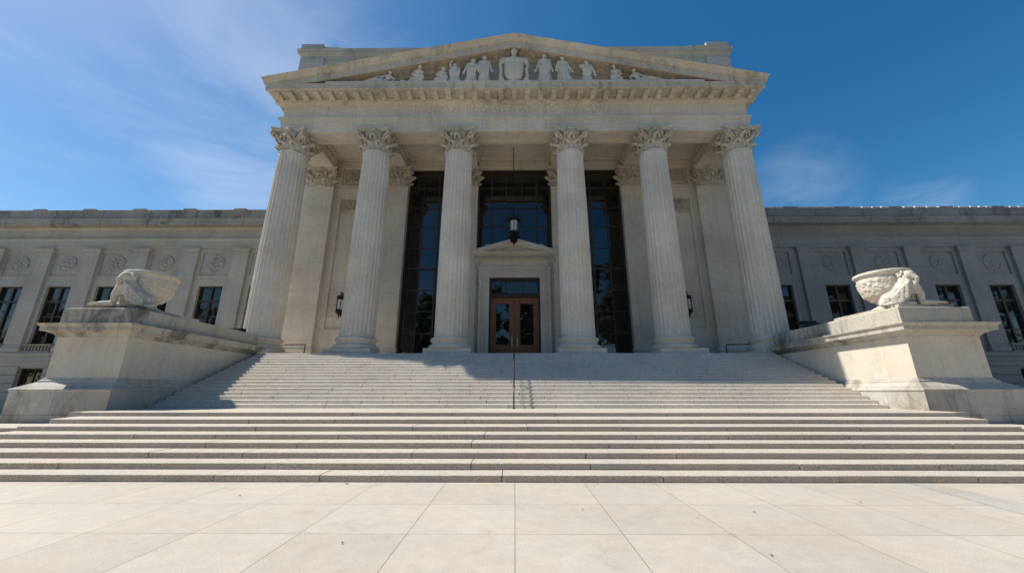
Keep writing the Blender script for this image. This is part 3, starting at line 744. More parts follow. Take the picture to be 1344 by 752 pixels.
# ---- pediment
mb = MB()
mb.add([(-17, YE0, 22.8), (17, YE0, 22.8), (0, YE0, 26.6), (-17, 28.4, 22.8), (17, 28.4, 22.8), (0, 28.4, 26.6)], [(0,1,2),(5,4,3),(0,2,5,3),(2,1,4,5),(1,0,3,4)])
mb.box(-13.6, 13.6, 22.2, YE0-.01, 22.865, 23.14)
mb.build('tympanum', M['entab'], bld)
mb = MB()
ZP, ZEv, XEv = 27.02, 23.17, 18.02
sl = (ZP-ZEv)/XEv
def rakepart(mb, y0t, y0b, z_top_off, z_bot_off, xend, yb=28.4):
    """one band of the raking cornice; offsets are measured down from the roof line"""
    for s in (-1, 1):
        f = []
        for (x, zo, y) in ((0, z_top_off, y0t), (xend, z_top_off, y0t), (xend, z_bot_off, y0b), (0, z_bot_off, y0b)):
            f.append((s*x, y, ZP-sl*x-zo))
        bk = [(p[0], yb, p[2]) for p in f]
        if s > 0: f.reverse(); bk.reverse()
        mb.loft([f, bk], True, False)
rakepart(mb, 21.78, 21.86, 0, .06, XEv)
rakepart(mb, 21.86, 22.06, .06, .36, XEv-.1)
rakepart(mb, 22.10, 22.10, .36, .41, XEv-.25)
rakepart(mb, 22.13, 22.13, .41, .88, XEv-.26, yb=22.24)
rakepart(mb, 22.24, 22.24, .42, .66, XEv-.27)
rakepart(mb, YE0-.40, YE0-.32, .661, 1.10, 15.6)
rakepart(mb, YE0-.22, YE0-.05, 1.10, 1.30, 14.9)
for s in (-1, 1):
    for i in range(17):
        x = s*(.48+i*.93)
        if abs(x) > 15.2: continue
        z = ZP-sl*abs(x)-.88
        vs = []
        for dx_ in (-.16, .16):
            zz_ = ZP-sl*abs(x+dx_)-.655
            vs += [(x+dx_, YE0-.3, zz_), (x+dx_, YE0-.62, zz_), (x+dx_, YE0-.62, zz_-.10), (x+dx_, YE0-.55, zz_-.17), (x+dx_, YE0-.38, zz_-.20), (x+dx_, YE0-.3, zz_-.20)]
        mb.add(vs, [tuple(range(6)), tuple(reversed(range(6, 12)))]+[(j, (j+1) % 6, (j+1) % 6+6, j+6) for j in range(6)][::1])
# small eave blocks closing the corners under the gutter
for s in (-1, 1): mb.box(*sorted((s*15.5, s*(XE+SP+.02))), 22.12, YB, 22.862, 23.02 if True else 0)
mb.build('raking_cornice', M['cornice'], bld)
mb = MB()
for s in (-1, 1):
    f = [(0, 21.9, ZP-.01), (s*XEv*.995, 21.9, ZEv-.0), (s*XEv*.995, 28.4, ZEv), (0, 28.4, ZP-.01)]
    g_ = [(p[0], p[1], p[2]+.03) for p in f]
    mb.loft([f, g_], True, False)
mb.build('roof', M['roof'], bld)
# ---- attic block above and behind the pediment
XA = 19.15
mb = MB(); mb.box(-XA, XA, 27.25, 46, 21.6, 30.72)
mb.build('attic', M['attic'], bld)
mb = MB(); mb.ringmould([(0, 30.5), (.05, 30.52), (.05, 30.75), (.16, 30.86), (.30, 30.92), (.30, 31.16), (.36, 31.22), (.36, 31.32), (.1, 31.36)], -XA, XA, 27.25, 46)
for s in (-1, 1):
    mb.box(*sorted((s*(XA+.02), s*17.2)), 26.95, 29.6, 31.34, 31.86); mb.box(*sorted((s*17.2, s*15.8)), 27.05, 29.4, 31.34, 31.62)
    mb.ringmould([(.0, 21.6), (.0, 30.5)], *sorted((s*17.1, s*(XA+.06))), 27.12, 29.5)
mb.build('attic_cornice', M['attic'], bld)

# ================================================================== WINGS
def rosette(mb, cx, cz, y, r=.78, petals=8, seed=0):
    def fn(th, rr):
        if rr > .97: return 0
        if rr > .84: return .75
        if rr < .2: return 1.0
        return .2+.75*abs(cos(petals*th/2+seed))*sin(pi*min(1, (rr-.2)/.64))**.7
    nr, ns = 14, 48; vs = [(cx, y-.10, cz)]; fs = []
    for i in range(1, nr+1):
        rr = i/nr
        for j in range(ns):
            th = 2*pi*j/ns; vs.append((cx+r*rr*cos(th), y-.11*fn(th, rr), cz+r*rr*sin(th)))
    for j in range(ns): fs.append((0, 1+(j+1) % ns, 1+j))
    for i in range(nr-1):
        for j in range(ns):
            a = 1+i*ns+j; b_ = 1+i*ns+(j+1) % ns; fs.append((a, b_, b_+ns, a+ns))
    mb.add(vs, fs, False)
def wing(sx, label, pil, cen, wallm, parm, rosm):
    root = empty('wing_building', (sx*30, 31, 0), label, 'building')
    Y0 = 31.2; a, b_ = sorted((sx*18.8, sx*62))
    inner = sx*18.8
    WX = lambda c: (c-1.05, c+1.05)
    # wall with real window openings
    mb = MB()
    opens = sorted([WX(c) for c in cen])
    def strip(z0, z1, op):
        x = a
        for o0, o1 in op:
            if o0 > x: mb.box(x, o0, Y0, 33, z0, z1)
            x = o1
        mb.box(x, b_, Y0, 33, z0, z1)
    strip(-.05, .9, []); strip(.9, 3.49, opens); strip(3.49, 5.42, []); strip(5.42, 10.41, opens); strip(10.41, 11.35, []); strip(13.42, 16, [])
    # sunk panels with rosettes
    pan = [(c-1.28, c+1.28) for c in cen]
    x = a
    for o0, o1 in pan: mb.box(x, o0, Y0, 33, 11.35, 13.42); x = o1
    mb.box(x, b_, Y0, 33, 11.35, 13.42)
    for o0, o1 in pan: mb.box(o0, o1, Y0+.12, 33, 11.35, 13.42)
    mb.box(a, b_, 33, 50, 0, 16)
    # rusticated ground storey
    z = .3
    while z < 3.9:
        x = a; op = opens if (z+.5 > .9 and z < 3.45) else []
        for o0, o1 in op: mb.box(x, o0, Y0-.10, Y0+.01, z, z+.62); x = o1
        mb.box(x, b_, Y0-.10, Y0+.01, z, z+.62); z += .67
    mb.build('wall', wallm, root)
    mb = MB()
    for p in pil:
        mb.box(p-.66, p+.66, Y0-.22, Y0+.02, 5.35, 13.3)
        mb.ringmould([(.0, 13.28), (.04, 13.32), (.04, 13.42), (.0, 13.44), (.0, 13.52), (.06, 13.60), (.12, 13.64), (.12, 13.79)], p-.66, p+.66, Y0-.22, Y0)
        mb.ringmould([(.12, 4.78), (.12, 5.1), (.05, 5.18), (.08, 5.26), (.0, 5.36)], p-.66, p+.66, Y0-.22, Y0)
        pp = mb.build('pilaster', wallm, root, origin=(p, Y0, 4.78)); mb = MB()
    mb = MB()
    mb.ringmould([(.05, 3.95), (.16, 4.05), (.16, 4.35), (.30, 4.42), (.30, 4.70), (.2, 4.78)], a, b_, Y0, 33)
    mb.build('string_course', wallm, root)
    # entablature and parapet
    mb = MB()
    mb.ringmould([(.14, 13.79), (.14, 14.15), (.18, 14.16), (.18, 14.5), (.22, 14.54), (.28, 14.62), (.28, 14.72), (.12, 14.76), (.12, 15.55), (.16, 15.58), (.25, 15.66), (.30, 15.72)], a, b_, Y0, 33)
    mb.build('frieze', wallm, root)
    mb = MB()
    mb.ringmould([(.5, 15.72), (.9, 15.76), (.95, 15.80), (.95, 16.02), (1.0, 16.06), (1.04, 16.28), (.9, 16.34)], a, b_, Y0, 33)
    mb.ringmould([(.72, 16.3), (.72, 17.06), (.78, 17.08), (.78, 17.22), (.6, 17.25)], a, b_, Y0, 34)
    x = inner+sx*1.1
    while abs(x) < 61:
        mb.box(x-.55, x+.55, Y0-.80, Y0-.2, 17.2, 17.34); x += sx*4.5
    mb.build('parapet', parm, root, bevel=.01)
    for i, c in enumerate(cen):
        mb = MB(); rosette(mb, c, 12.45, Y0+.12, seed=i*.7, petals=[8, 10, 6][i % 3]); rr = mb.build('rosette', rosm, root, origin=(c, Y0+.12, 12.45))
        rr['group'] = 'carved rosettes in the wall panels of the wing'
        x0, x1 = WX(c)
        f = window(x0, x1, 5.42, 10.41, Y0+.32, [c], [6.6, 7.8, 9.1], thick_v=[c], thick_h=[9.1], parent=root, fw=.10, bw=.085)
        f['group'] = 'tall upper windows of the wing'
        window(x0, x1, .9, 3.49, Y0+.32, [c], [2.2], parent=root, fw=.10, bw=.07)
        mb = MB()
        mb.box(x0-.1, x1+.1, Y0-.24, Y0, 5.30, 5.41); mb.box(x0-.1, x1+.1, Y0-.22, Y0, 4.782, 4.86)
        for k in range(8):
            xx = x0+.1+k*(x1-x0-.2)/7
            mb.lathe([(.06, 4.86), (.06, 4.9), (.035, 4.95), (.09, 5.06), (.05, 5.18), (.035, 5.24), (.06, 5.3)], 10, (xx, Y0-.11, 0))
        mb.build('balustrade', rosm, root)
    return root
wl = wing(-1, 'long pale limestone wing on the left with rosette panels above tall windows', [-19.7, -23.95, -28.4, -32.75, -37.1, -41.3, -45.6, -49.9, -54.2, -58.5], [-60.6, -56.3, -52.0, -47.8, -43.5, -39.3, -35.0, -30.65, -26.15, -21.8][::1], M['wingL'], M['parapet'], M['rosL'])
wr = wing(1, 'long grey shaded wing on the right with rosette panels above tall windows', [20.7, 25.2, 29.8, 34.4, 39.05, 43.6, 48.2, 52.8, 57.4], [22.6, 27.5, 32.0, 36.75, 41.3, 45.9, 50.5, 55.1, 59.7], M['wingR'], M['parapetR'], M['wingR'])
# row of small ridge caps along the right wing's roof edge, catching the sun
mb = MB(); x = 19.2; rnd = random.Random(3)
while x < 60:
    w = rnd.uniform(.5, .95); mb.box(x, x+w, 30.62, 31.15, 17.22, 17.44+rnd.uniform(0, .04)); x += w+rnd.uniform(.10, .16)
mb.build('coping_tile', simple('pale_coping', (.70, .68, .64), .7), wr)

# ================================================================== STATUES
STY = 22.52; STZ = 23.12
def skirt(mb, H, x=0, y=0, z0=0, w=.42, d=.30, top=.19, flare=0, n=9, ph=0, lean=0):
    seg = 54; rings = []
    for k in range(9):
        t = k/8; z = z0+H*t
        rx = (w*(1-t)+top*t)*(1+.10*sin(pi*t)); ry = (d*(1-t)+top*.8*t)*(1+.08*sin(pi*t))
        rings.append([(x+flare*(1-t)**2+lean*t+rx*(1+.17*(1-t*.5)*cos(n*th+ph+t*1.5))*cos(th), y+ry*(1+.17*(1-t*.5)*cos(n*th+ph+t*1.5))*sin(th), z) for th in [2*pi*j/seg for j in range(seg)]])
    mb.loft(rings, True, False)
def limb(mb, pts, rs): mb.tube(pts, rs, 10); [mb.ball(p, r*1.02, 10) for p, r in zip(pts, rs)]
def head(mb, c, s=.17, hair=1, turn=0):
    x, y, z = c
    mb.ball(c, (s*.78, s*.92, s*1.12), 14)
    mb.ball((x+turn*s*.5, y-s*.95, z-s*.12), (s*.13, s*.2, s*.25), 8)      # nose
    mb.ball((x+turn*s*.3, y-s*.6, z-s*.85), (s*.34, s*.3, s*.2), 8)       # chin
    mb.tube([(x-s*.45+turn*s*.3, y-s*.72, z+s*.25), (x+s*.45+turn*s*.3, y-s*.72, z+s*.25)], s*.16, 6)   # brow
    if hair: mb.ball((x, y+s*.25, z+s*.35), (s*.95, s*.95, s*.85), 12); mb.ball((x, y+s*.9, z+s*.2), s*.45, 8)
def torso(mb, hip, neck, w=.27, d=.17):
    hip = Vector(hip); neck = Vector(neck); ax = (neck-hip); L = ax.length; mid = hip+ax*.5
    limb(mb, [tuple(hip), tuple(hip+ax*.35), tuple(hip+ax*.72)], [w*.72, w*.62, w*.8])
    side = Vector((ax.z, 0, -ax.x)).normalized()
    sh = hip+ax*.80
    limb(mb, [tuple(sh-side*w*.85), tuple(sh), tuple(sh+side*w*.85)], [w*.38, w*.52, w*.38])
    limb(mb, [tuple(sh), tuple(neck+ax*.08)], [w*.34, w*.26])
    return sh-side*w*.95, sh+side*w*.95      # left/right shoulder (image left, right)
def statue(name_label, x, build, s=1.0):
    mb = MB(); build(mb)
    # keep the figure clear of the sloping cornice above it
    for a, b_, c in mb.v:
        if c > .5: s = min(s, (26.32-.2135*abs(x+a*s)-STZ)/(c*.985))
    s *= .985
    mb.v = [(x+a*s*1.14, STY+b_*s, STZ+c*s) for a, b_, c in mb.v]
    o = mb.build('statue', M['statue'], None, origin=(x, STY, STZ))
    remesh(o, .022, 1)
    return tag(o, name_label, 'statue', 'carved figures in the pediment')
def standing(H, arms, w=.44, flare=0, ph=0, hd=0, lean=0):
    def b(mb):
        hz = H*.52
        skirt(mb, hz+.12*H, w=w, d=.30, top=.20, flare=flare, ph=ph, lean=lean)
        skirt(mb, .28*H, z0=H*.38, w=.30, d=.25, top=.2, n=7, ph=ph+1, lean=lean, x=lean*.4)
        # mantle round shoulders and back down to the knees
        mb.ball((lean*.8, .08, H*.48), (w*.62, .20, H*.30), 18)
        for q in range(7):
            u = q/6*2-1; mb.tube([(lean+u*w*.55, -.12, H*.80), (lean+u*w*.78, -.22, H*.58), (lean*.6+u*w*.72+flare*.4, -.24, H*.30)], [.05, .075, .04], 7)
        L, R = torso(mb, (lean, 0, hz), (lean*1.2, -.02, H*.86), .33)
        head(mb, (lean*1.2+hd, -.05, H-.19), .205, 1, hd*4)
        for S, pts in ((L, arms[0]), (R, arms[1])):
            limb(mb, [tuple(S)]+pts, [.13, .105, .075][:1+len(pts)])
            e = pts[-1]; mb.ball((e[0], e[1], e[2]), (.07, .06, .09), 8)
            # sleeve drape falling from the upper arm
            m = Vector(S).lerp(Vector(pts[0]), .6); limb(mb, [tuple(m), (m.x, m.y+.03, m.z-.28)], [.11, .06])
        mb.ball((-.12, -.30, .05), (.09, .14, .06), 8); mb.ball((.14, -.28, .05), (.09, .14, .06), 8)
        mb.tube([(lean-.26, -.16, H*.80), (lean, -.22, H*.66), (lean+.24, -.18, H*.50)], .05, 8)
    return b
def reclining(sg, knee=.5, L=2.0, arm_up=False):
    """sg = side (x sign) towards which the legs stretch"""
    def b(mb):
        x0 = -sg*.75
        hip = (x0+sg*.35, 0, .30)
        Ls, Rs = torso(mb, hip, (x0-sg*.05, -.02, 1.20), .36)
        head(mb, (x0-sg*.02, -.05, 1.55), .21, 1, sg*.4)
        limb(mb, [hip, (x0+sg*(.35+L*.42), -.12, .30+knee*.55), (x0+sg*(.35+L*.85), -.1, .22), (x0+sg*(.35+L), -.12, .16)], [.30, .26, .18, .12])
        limb(mb, [hip, (x0+sg*(.35+L*.45), .08, .25), (x0+sg*(.3+L*.9), .05, .14)], [.24, .18, .10])
        mb.ball((x0+sg*(.42+L), -.14, .20), (.13, .08, .10), 8)
        limb(mb, [tuple(Ls if sg > 0 else Rs), (x0-sg*.45, -.1, .62), (x0-sg*.32, -.22, .15)], [.11, .09, .065])
        if arm_up: limb(mb, [tuple(Rs if sg > 0 else Ls), (x0+sg*.75, -.12, .82), (x0+sg*1.1, -.1, 1.02), (x0+sg*1.5, -.1, .72)], [.11, .085, .07, .055])
        else: limb(mb, [tuple(Rs if sg > 0 else Ls), (x0+sg*.5, -.2, .8), (x0+sg*.95, -.25, .55)], [.11, .085, .06])
        # cloth over the legs, with folds
        for k in range(7):
            xx = x0+sg*(.1+k*.24*L/2); mb.tube([(xx, -.20, .02), (xx+sg*.10, -.26, .25+.12*sin(k)), (xx+sg*.16, -.05, .45+.25*knee*sin(pi*k/6))], .065, 7)
        mb.ball((x0+sg*.9, -.02, .16), (1.1, .26, .17), 16)
    return b
def seated(sg, H=1.85, drape=0):
    def b(mb):
        mb.ball((0, .08, .3), (.42, .26, .36), 14)
        hip = (0, 0, .55); L, R = torso(mb, hip, (sg*.14, -.08, H*.78), .34)
        head(mb, (sg*.2, -.12, H-.16), .21, 1, sg*.5)
        for dy_, kz in ((-.12, .62), (-.05, .52)):
            limb(mb, [hip, (sg*.45, dy_-.12, kz+.06), (sg*.48+sg*dy_, dy_-.1, .12)], [.20, .15, .10])
        limb(mb, [tuple(L), (-.32, -.18, .95), (sg*.25-.1, -.3, .72)], [.11, .09, .06])
        limb(mb, [tuple(R), (.34, -.18, .95), (sg*.25+.1, -.3, .75)], [.11, .09, .06])
        for k in range(8):
            a = k/7*2-1; mb.tube([(a*.5, -.24, .02), (a*.42, -.28, .4), (a*.2, -.16, .75)], .06, 7)
        if drape: mb.ball((drape, .02, .14), (.5, .22, .2), 14); mb.ball((drape*1.3, 0, .30), (.22, .18, .22), 10)
    return b
statue('reclining figure at the far left of the pediment, one arm bent up', -9.7, reclining(-1, .4, 2.2, True), 0.8)
statue('crouching draped figure between the left reclining figure and the kneeling ones', -7.1, seated(1, 1.95, -.85), 0.83)
statue('small half hidden figure low behind the kneeling one, left of centre', -5.35, seated(1, 1.75), 0.8)
statue('kneeling figure raising one arm overhead, left half of the pediment', -4.35, standing(2.35, ([(-.42, -.12, 2.25), (-.28, -.12, 2.85)], [(.40, -.22, 1.35), (.20, -.34, 1.05)]), w=.52, ph=2), 0.87)
statue('standing draped figure looking down, second left of the central shield', -3.08, standing(2.62, ([(-.50, -.12, 1.45), (-.66, -.16, .95)], [(.38, -.22, 1.5), (.08, -.36, 1.42)]), w=.42, flare=-.18, ph=1, hd=.06), 0.86)
statue('tall standing robed figure immediately left of the central shield', -2.2, standing(2.86, ([(-.48, -.14, 1.7), (-.42, -.2, 1.15)], [(.48, -.1, 1.65), (.58, -.16, 1.15)]), w=.44, ph=0), 0.875)
statue('standing woman in a long gown immediately right of the central shield', 2.22, standing(2.92, ([(-.46, -.12, 1.7), (-.66, -.16, 1.1)], [(.44, -.12, 1.65), (.58, -.14, 1.1)]), w=.50, ph=3), 0.91)
statue('broad robed standing figure with gown spreading right, second right of the shield', 3.55, standing(2.96, ([(-.50, -.12, 1.75), (-.52, -.2, 1.2)], [(.50, -.12, 1.7), (.78, -.2, 1.1)]), w=.62, flare=.25, ph=.7), 0.895)
statue('shorter standing figure with arm bent outward, third right of the shield', 5.3, standing(2.4, ([(-.46, -.16, 1.75), (-.20, -.34, 1.62)], [(.50, -.14, 1.25), (.62, -.2, .62)]), w=.38, ph=1.6), 0.85)
statue('hunched seated figure looking left, right half of the pediment', 7.45, seated(-1, 2.15), 0.82)
statue('reclining figure at the far right of the pediment, legs stretched right', 9.4, reclining(1, .3, 2.3), 0.84)
# central shield with a helmeted bust
def trophy(mb):
    mb.lathe([(.12, .04), (.30, .06), (.20, .16), (.34, .26), (.56, .46), (.68, .80), (.74, 1.25), (.73, 1.75), (.70, 2.1), (.80, 2.2), (.78, 2.32), (.5, 2.42), (.26, 2.5)], 36, sx=1, sy=.55)
    limb(mb, [(0, 0, 2.4), (0, -.02, 2.9)], [.30, .19]); head(mb, (0, -.05, 3.28), .30, 1)
    for s in (-1, 1):
        limb(mb, [(s*.22, 0, 2.55), (s*.78, -.05, 2.35), (s*1.02, -.12, 1.85), (s*.92, -.16, 1.2), (s*.98, -.2, .6), (s*.78, -.2, .2)], [.2, .24, .13, .11, .12, .10])
        mb.ball((s*.92, -.15, .28), (.2, .2, .26), 12)
        for k in range(5): mb.tube([(s*(.7+.08*k), -.2, 2.45-.03*k), (s*(.74+.07*k), -.25, 2.2-.04*k), (s*(.78+.06*k), -.2, 2.0)], .045, 6)
        mb.tube([(s*.3, -.34, 2.32), (s*.5, -.40, 2.2), (s*.7, -.3, 2.28)], .05, 7)
    mb.tube([(-.74, -.1, 2.14), (-.4, -.34, 2.1), (0, -.40, 2.09), (.4, -.34, 2.1), (.74, -.1, 2.14)], .06, 8)
statue('large rounded shield topped by a carved head at the centre of the pediment', -.02, trophy, .90)

# ================================================================== GRIFFIN BASINS
def basin(sx, label):
    root = empty('griffin_basin', (sx*16.75, 16.6, 5.06), label, 'stone basin', 'carved basins on the stair pedestals')
    cx, cy, z0 = sx*16.58, 16.5, 5.06
    R = 1.36
    mb = MB()
    prof = [(r*.70, .36+(z-.58)*1.06) for r, z in [(.10, .56), (.45, .58), (.80, .68), (1.04, .86), (1.18, 1.10), (1.25, 1.38), (1.27, 1.62), (1.29, 1.66), (1.38, 1.70), (1.42, 1.76), (1.38, 1.83), (1.27, 1.84), (1.18, 1.70), (.9, 1.2), (.3, .95), (.05, .93)]]
    # densify for carved relief
    P = []
    for i in range(len(prof)-1):
        n = 7 if i < 7 else 1
        for k in range(n): P.append((prof[i][0]+(prof[i+1][0]-prof[i][0])*k/n, prof[i][1]+(prof[i+1][1]-prof[i][1])*k/n))
    P.append(prof[-1])
    def rf(th, z):
        if .58 < z < 1.40:
            e = min(1, (z-.58)/.1, (1.40-z)/.06)
            v = Vector((cos(th)*4.0, sin(th)*4.0, z*5.2))
            return 1+.040*e*(abs(noise.noise(v*1.4))*2.2+.5*noise.noise(v*3.1))
        if z >= 1.5 and z < 1.7: return 1+.004*cos(60*th)
        return 1
    rings = [[(cx+r*rf(2*pi*i/180, z)*cos(2*pi*i/180), cy+r*rf(2*pi*i/180, z)*sin(2*pi*i/180), z0+z) for i in range(180)] for r, z in P]
    mb.loft(rings, True, True)
    mb.build('basin', M['basin'], root)
    # support block and foot
    mb = MB(); mb.lathe([(.62, 0), (.62, .10), (.54, .14), (.42, .20), (.36, .28), (.40, .38), (.5, .44)], 32, (cx, cy, z0), sx=1, sy=1)
    mb.build('pedestal', M['basin'], root)
    # griffin crouching under the front outer side of the bowl
    mb = MB()
    def P_(u, v, w): return (cx+sx*((u*.84 if u > 0 else u*.55)-.66+max(0, u-.9)*.85), cy+v*.82-.26, z0+w*.84)   # u outward, v away from viewer, w up
    def L_(pts, rs): limb(mb, [P_(*p) for p in pts], rs)
    L_([(.05, -.55, .38), (.32, -.80, .55), (.56, -.95, .95), (.66, -.98, 1.30)], [.30, .32, .30, .22])       # body rising to the neck
    L_([(.05, -.55, .34), (-.22, -.48, .24)], [.28, .22])                                                       # haunch
    L_([(.66, -1.0, 1.28), (.70, -1.08, 1.52)], [.22, .20])
    mb.ball(P_(.72, -1.14, 1.52), (.20, .23, .21), 14)                                                           # head, bowed under the rim
    L_([(.74, -1.28, 1.46), (.80, -1.42, 1.30), (.80, -1.42, 1.12)], [.13, .095, .035])                         # hooked beak
    for s2 in (-1, 1): mb.ball(P_(.74+s2*.12, -1.32, 1.55), (.05, .05, .045), 8); L_([(.70+s2*.15, -1.06, 1.66), (.70+s2*.18, -1.02, 1.78)], [.065, .025])
    for k in range(16):                                                                                           # mane curls
        an = k*2.4; mb.ball(P_(.64+.21*cos(an), -1.0+.20*sin(an), 1.42+.22*sin(k*1.7)), .065, 8)
    for r_ in range(4):                                                                                           # breast feathers in rows
        for k in range(4): L_([(.52+.09*k+.04*(r_ % 2), -1.22, 1.22-.17*r_), (.54+.085*k+.04*(r_ % 2), -1.30, 1.08-.17*r_)], [.055, .03])
    # upright forelegs with clawed paws stretched outward
    for (dy_, dx_) in ((-.20, .06), (.14, -.04)):
        L_([(.70+dx_, -1.0+dy_, .98), (.84+dx_, -1.08+dy_, .55), (.84+dx_, -1.06+dy_, .18)], [.19, .13, .11])
        L_([(.84+dx_, -1.08+dy_, .11), (1.12+dx_, -1.10+dy_, .09)], [.12, .11])
        for q in (-.10, 0, .10): L_([(1.12+dx_, -1.10+dy_+q, .09), (1.26+dx_, -1.12+dy_+q*1.3, .07), (1.33+dx_, -1.13+dy_+q*1.4, .03)], [.06, .05, .025])
    # folded wing sweeping inward and down: three tiers of long separate feathers
    for row in range(3):
        for k in range(7):
            t = k/6
            a0 = (.56-.13*row-.06*t, -1.26+.05*row, 1.20-.13*row-.55*t)
            ln = .34+.22*t+.16*row
            a1 = (a0[0]-ln*.50, a0[1]-.05+.03*row, max(.08, a0[2]-ln*.50)); a2 = (a0[0]-ln*1.25, a0[1]+.12, max(.05, a0[2]-ln*.95))
            L_([a0, a1, a2], [.058, .055, .022])
    mb.ball(P_(.22, -1.02, .50), (.36, .13, .34), 16, rot=-sx*.7)
    L_([(-.2, -.7, .12), (.05, -.95, .10), (.35, -1.2, .09)], [.12, .10, .09])       # hind paw
    for q in (-.08, 0, .08): L_([(.33, -1.2+q, .08), (.5, -1.25+q*1.3, .045)], [.05, .025])
    L_([(-.45, -.5, .25), (-.78, -.66, .12), (-.62, -.9, .08), (-.3, -.98, .07)], [.07, .06, .05, .035])   # tail
    g_ = mb.build('griffin', M['basin'], root, origin=(cx+sx*.5, cy-.8, z0))
    remesh(g_, .018, 1, disp=lambda c: .010*noise.noise(c*9))
    return root
M['basin'] = stone('carved_basin_stone', (.60, .55, .47), grain=.20, gscale=24, stain=.15, streak=.1, bump=.4, blotch=.12)
basin(-1, 'carved stone basin carried by a crouching griffin on the left pedestal')
basin(1, 'sunlit carved stone basin carried by a crouching griffin on the right pedestal')

# ================================================================== LAMPS AND RAILS
# hanging lantern in the central bay
lx, ly = -.05, 27.0
root = empty('hanging_lantern', (lx, ly, 21.2), 'large black lantern with frosted panes hanging on a long rod above the door', 'lantern')
mb = MB(); mb.tube([(lx, ly, 15.1), (lx, ly, 21.06)], .035, 8); mb.lathe([(.20, 21.05), (.20, 21.0), (.06, 20.9)], 16, (lx, ly, 0)); mb.build('rod', M['iron'], root)
mb = MB()
mb.lathe([(.05, 15.15), (.10, 15.05), (.05, 14.95), (.12, 14.85), (.10, 14.80), (.30, 14.70), (.52, 14.56), (.62, 14.50), (.62, 14.42), (.50, 14.38)], 8, (lx, ly, 0), smooth=False)
for k in range(8):
    a = k*pi/4; mb.ball((lx+.60*cos(a), ly+.60*sin(a), 14.60), (.05, .05, .10), 6)
    mb.tube([(lx+.47*cos(a), ly+.47*sin(a), 14.42), (lx+.42*cos(a), ly+.42*sin(a), 13.45)], .03, 6)
mb.lathe([(.44, 13.52), (.50, 13.47), (.50, 13.38), (.42, 13.34), (.40, 13.22), (.30, 13.2)], 8, (lx, ly, 0), smooth=False)
for k in range(8):
    a = k*pi/4; mb.tube([(lx+.36*cos(a), ly+.36*sin(a), 13.22), (lx+.38*cos(a), ly+.38*sin(a), 12.9), (lx+.28*cos(a), ly+.28*sin(a), 12.7)], .03, 6)
mb.lathe([(.40, 12.95), (.42, 12.9), (.30, 12.82), (.34, 12.7), (.12, 12.6), (.08, 12.5), (.02, 12.42)], 8, (lx, ly, 0), smooth=False)
mb.ball((lx, ly, 13.02), .16, 10)
mb.build('lantern_frame', M['iron'], root)
mb = MB(); mb.lathe([(.36, 13.5), (.40, 14.4)], 8, (lx, ly, 0), smooth=False); mb.build('lamp_glass', M['lampglass'], root)
root.scale = (.8, .8, 1)
# wall lanterns
def wall_lantern(x, label):
    y = 28.02
    root = empty('wall_lantern', (x, 28.45, 8.0), label, 'wall lantern', 'lanterns on the portico wall')
    mb = MB()
    mb.tube([(x, 28.5, 8.75), (x, 28.25, 8.95), (x, y, 8.98), (x, y, 8.70)], .035, 8); mb.box(x-.09, x+.09, 28.44, 28.5, 7.2, 9.0)
    mb.tube([(x, 28.46, 7.35), (x, 28.2, 7.25), (x, y, 7.4)], .03, 8)
    mb.build('bracket', M['iron'], root)
    mb = MB()
    mb.lathe([(.02, 9.02), (.06, 8.92), (.03, 8.82), (.12, 8.74), (.25, 8.62), (.31, 8.56), (.31, 8.42), (.26, 8.40)], 6, (x, y, 0), smooth=False)
    for k in range(6):
        a = k*pi/3; mb.tube([(x+.26*cos(a), y+.26*sin(a), 8.42), (x+.25*cos(a), y+.25*sin(a), 7.55)], .025, 6); mb.ball((x+.29*cos(a), y+.29*sin(a), 8.66), (.03, .03, .08), 6)
    mb.lathe([(.26, 7.62), (.31, 7.58), (.31, 7.45), (.24, 7.38), (.12, 7.25), (.05, 7.18), (.07, 7.1), (.02, 6.98)], 6, (x, y, 0), smooth=False)
    mb.build('lantern_frame', M['iron'], root)
    mb = MB(); mb.lathe([(.20, 7.6), (.21, 8.41)], 6, (x, y, 0), smooth=False); mb.build('lamp_glass', M['lampglass'], root)
wall_lantern(-13.28, 'black iron wall lantern on the left portico wall beside the second column')
wall_lantern(13.12, 'black iron wall lantern on the right portico wall beside the fifth column')
# central handrail down the upper flight
root = empty('stair_handrail', (-.06, 16.0, .976), 'thin dark metal handrail down the middle of the upper steps', 'handrail')
hx = -.04
def stepz(y):
    if y < 16: return .976
    return .976+RZ*(min(NZ-1, int((y-16)/.375+1e-6))+1)
pts = [(hx, 15.55, .976+.05), (hx, 15.5, 1.55), (hx, 15.52, 1.90), (hx, 15.7, 1.96)]
ys = [16+.375*i for i in range(0, NZ, 2)]
mb = MB(); line = [(hx, 15.62, 1.86)]+[(hx, y, .976+RZ+(y-16)*RZ/.375+.80) for y in ys]+[(hx, 22.6, FZ+.95), (hx, 22.9, FZ+.95), (hx, 22.98, FZ+.88)]
mb.tube(line, .038, 10); mb.build('rail', M['bronze'], root)
for y in (15.66, 17.7, 19.9, 22.3, 22.95):
    mb = MB(); zb = stepz(y) if y > 16 else .976
    if y > 22: zb = FZ
    zt = .976+RZ+(y-16)*RZ/.375+.80 if y < 22 else FZ+.95
    mb.tube([(hx, y, zb-.02), (hx, y, zt)], .030, 10); mb.lathe([(.07, 0), (.07, .03), (.04, .05)], 14, (hx, y, zb))
    p = mb.build('post', M['bronze'], root)
mb = MB(); line2 = [(x, y, z-.42) for x, y, z in line[:-2]]; mb.tube(line2, .020, 8); mb.build('lower_rail', M['bronze'], root)
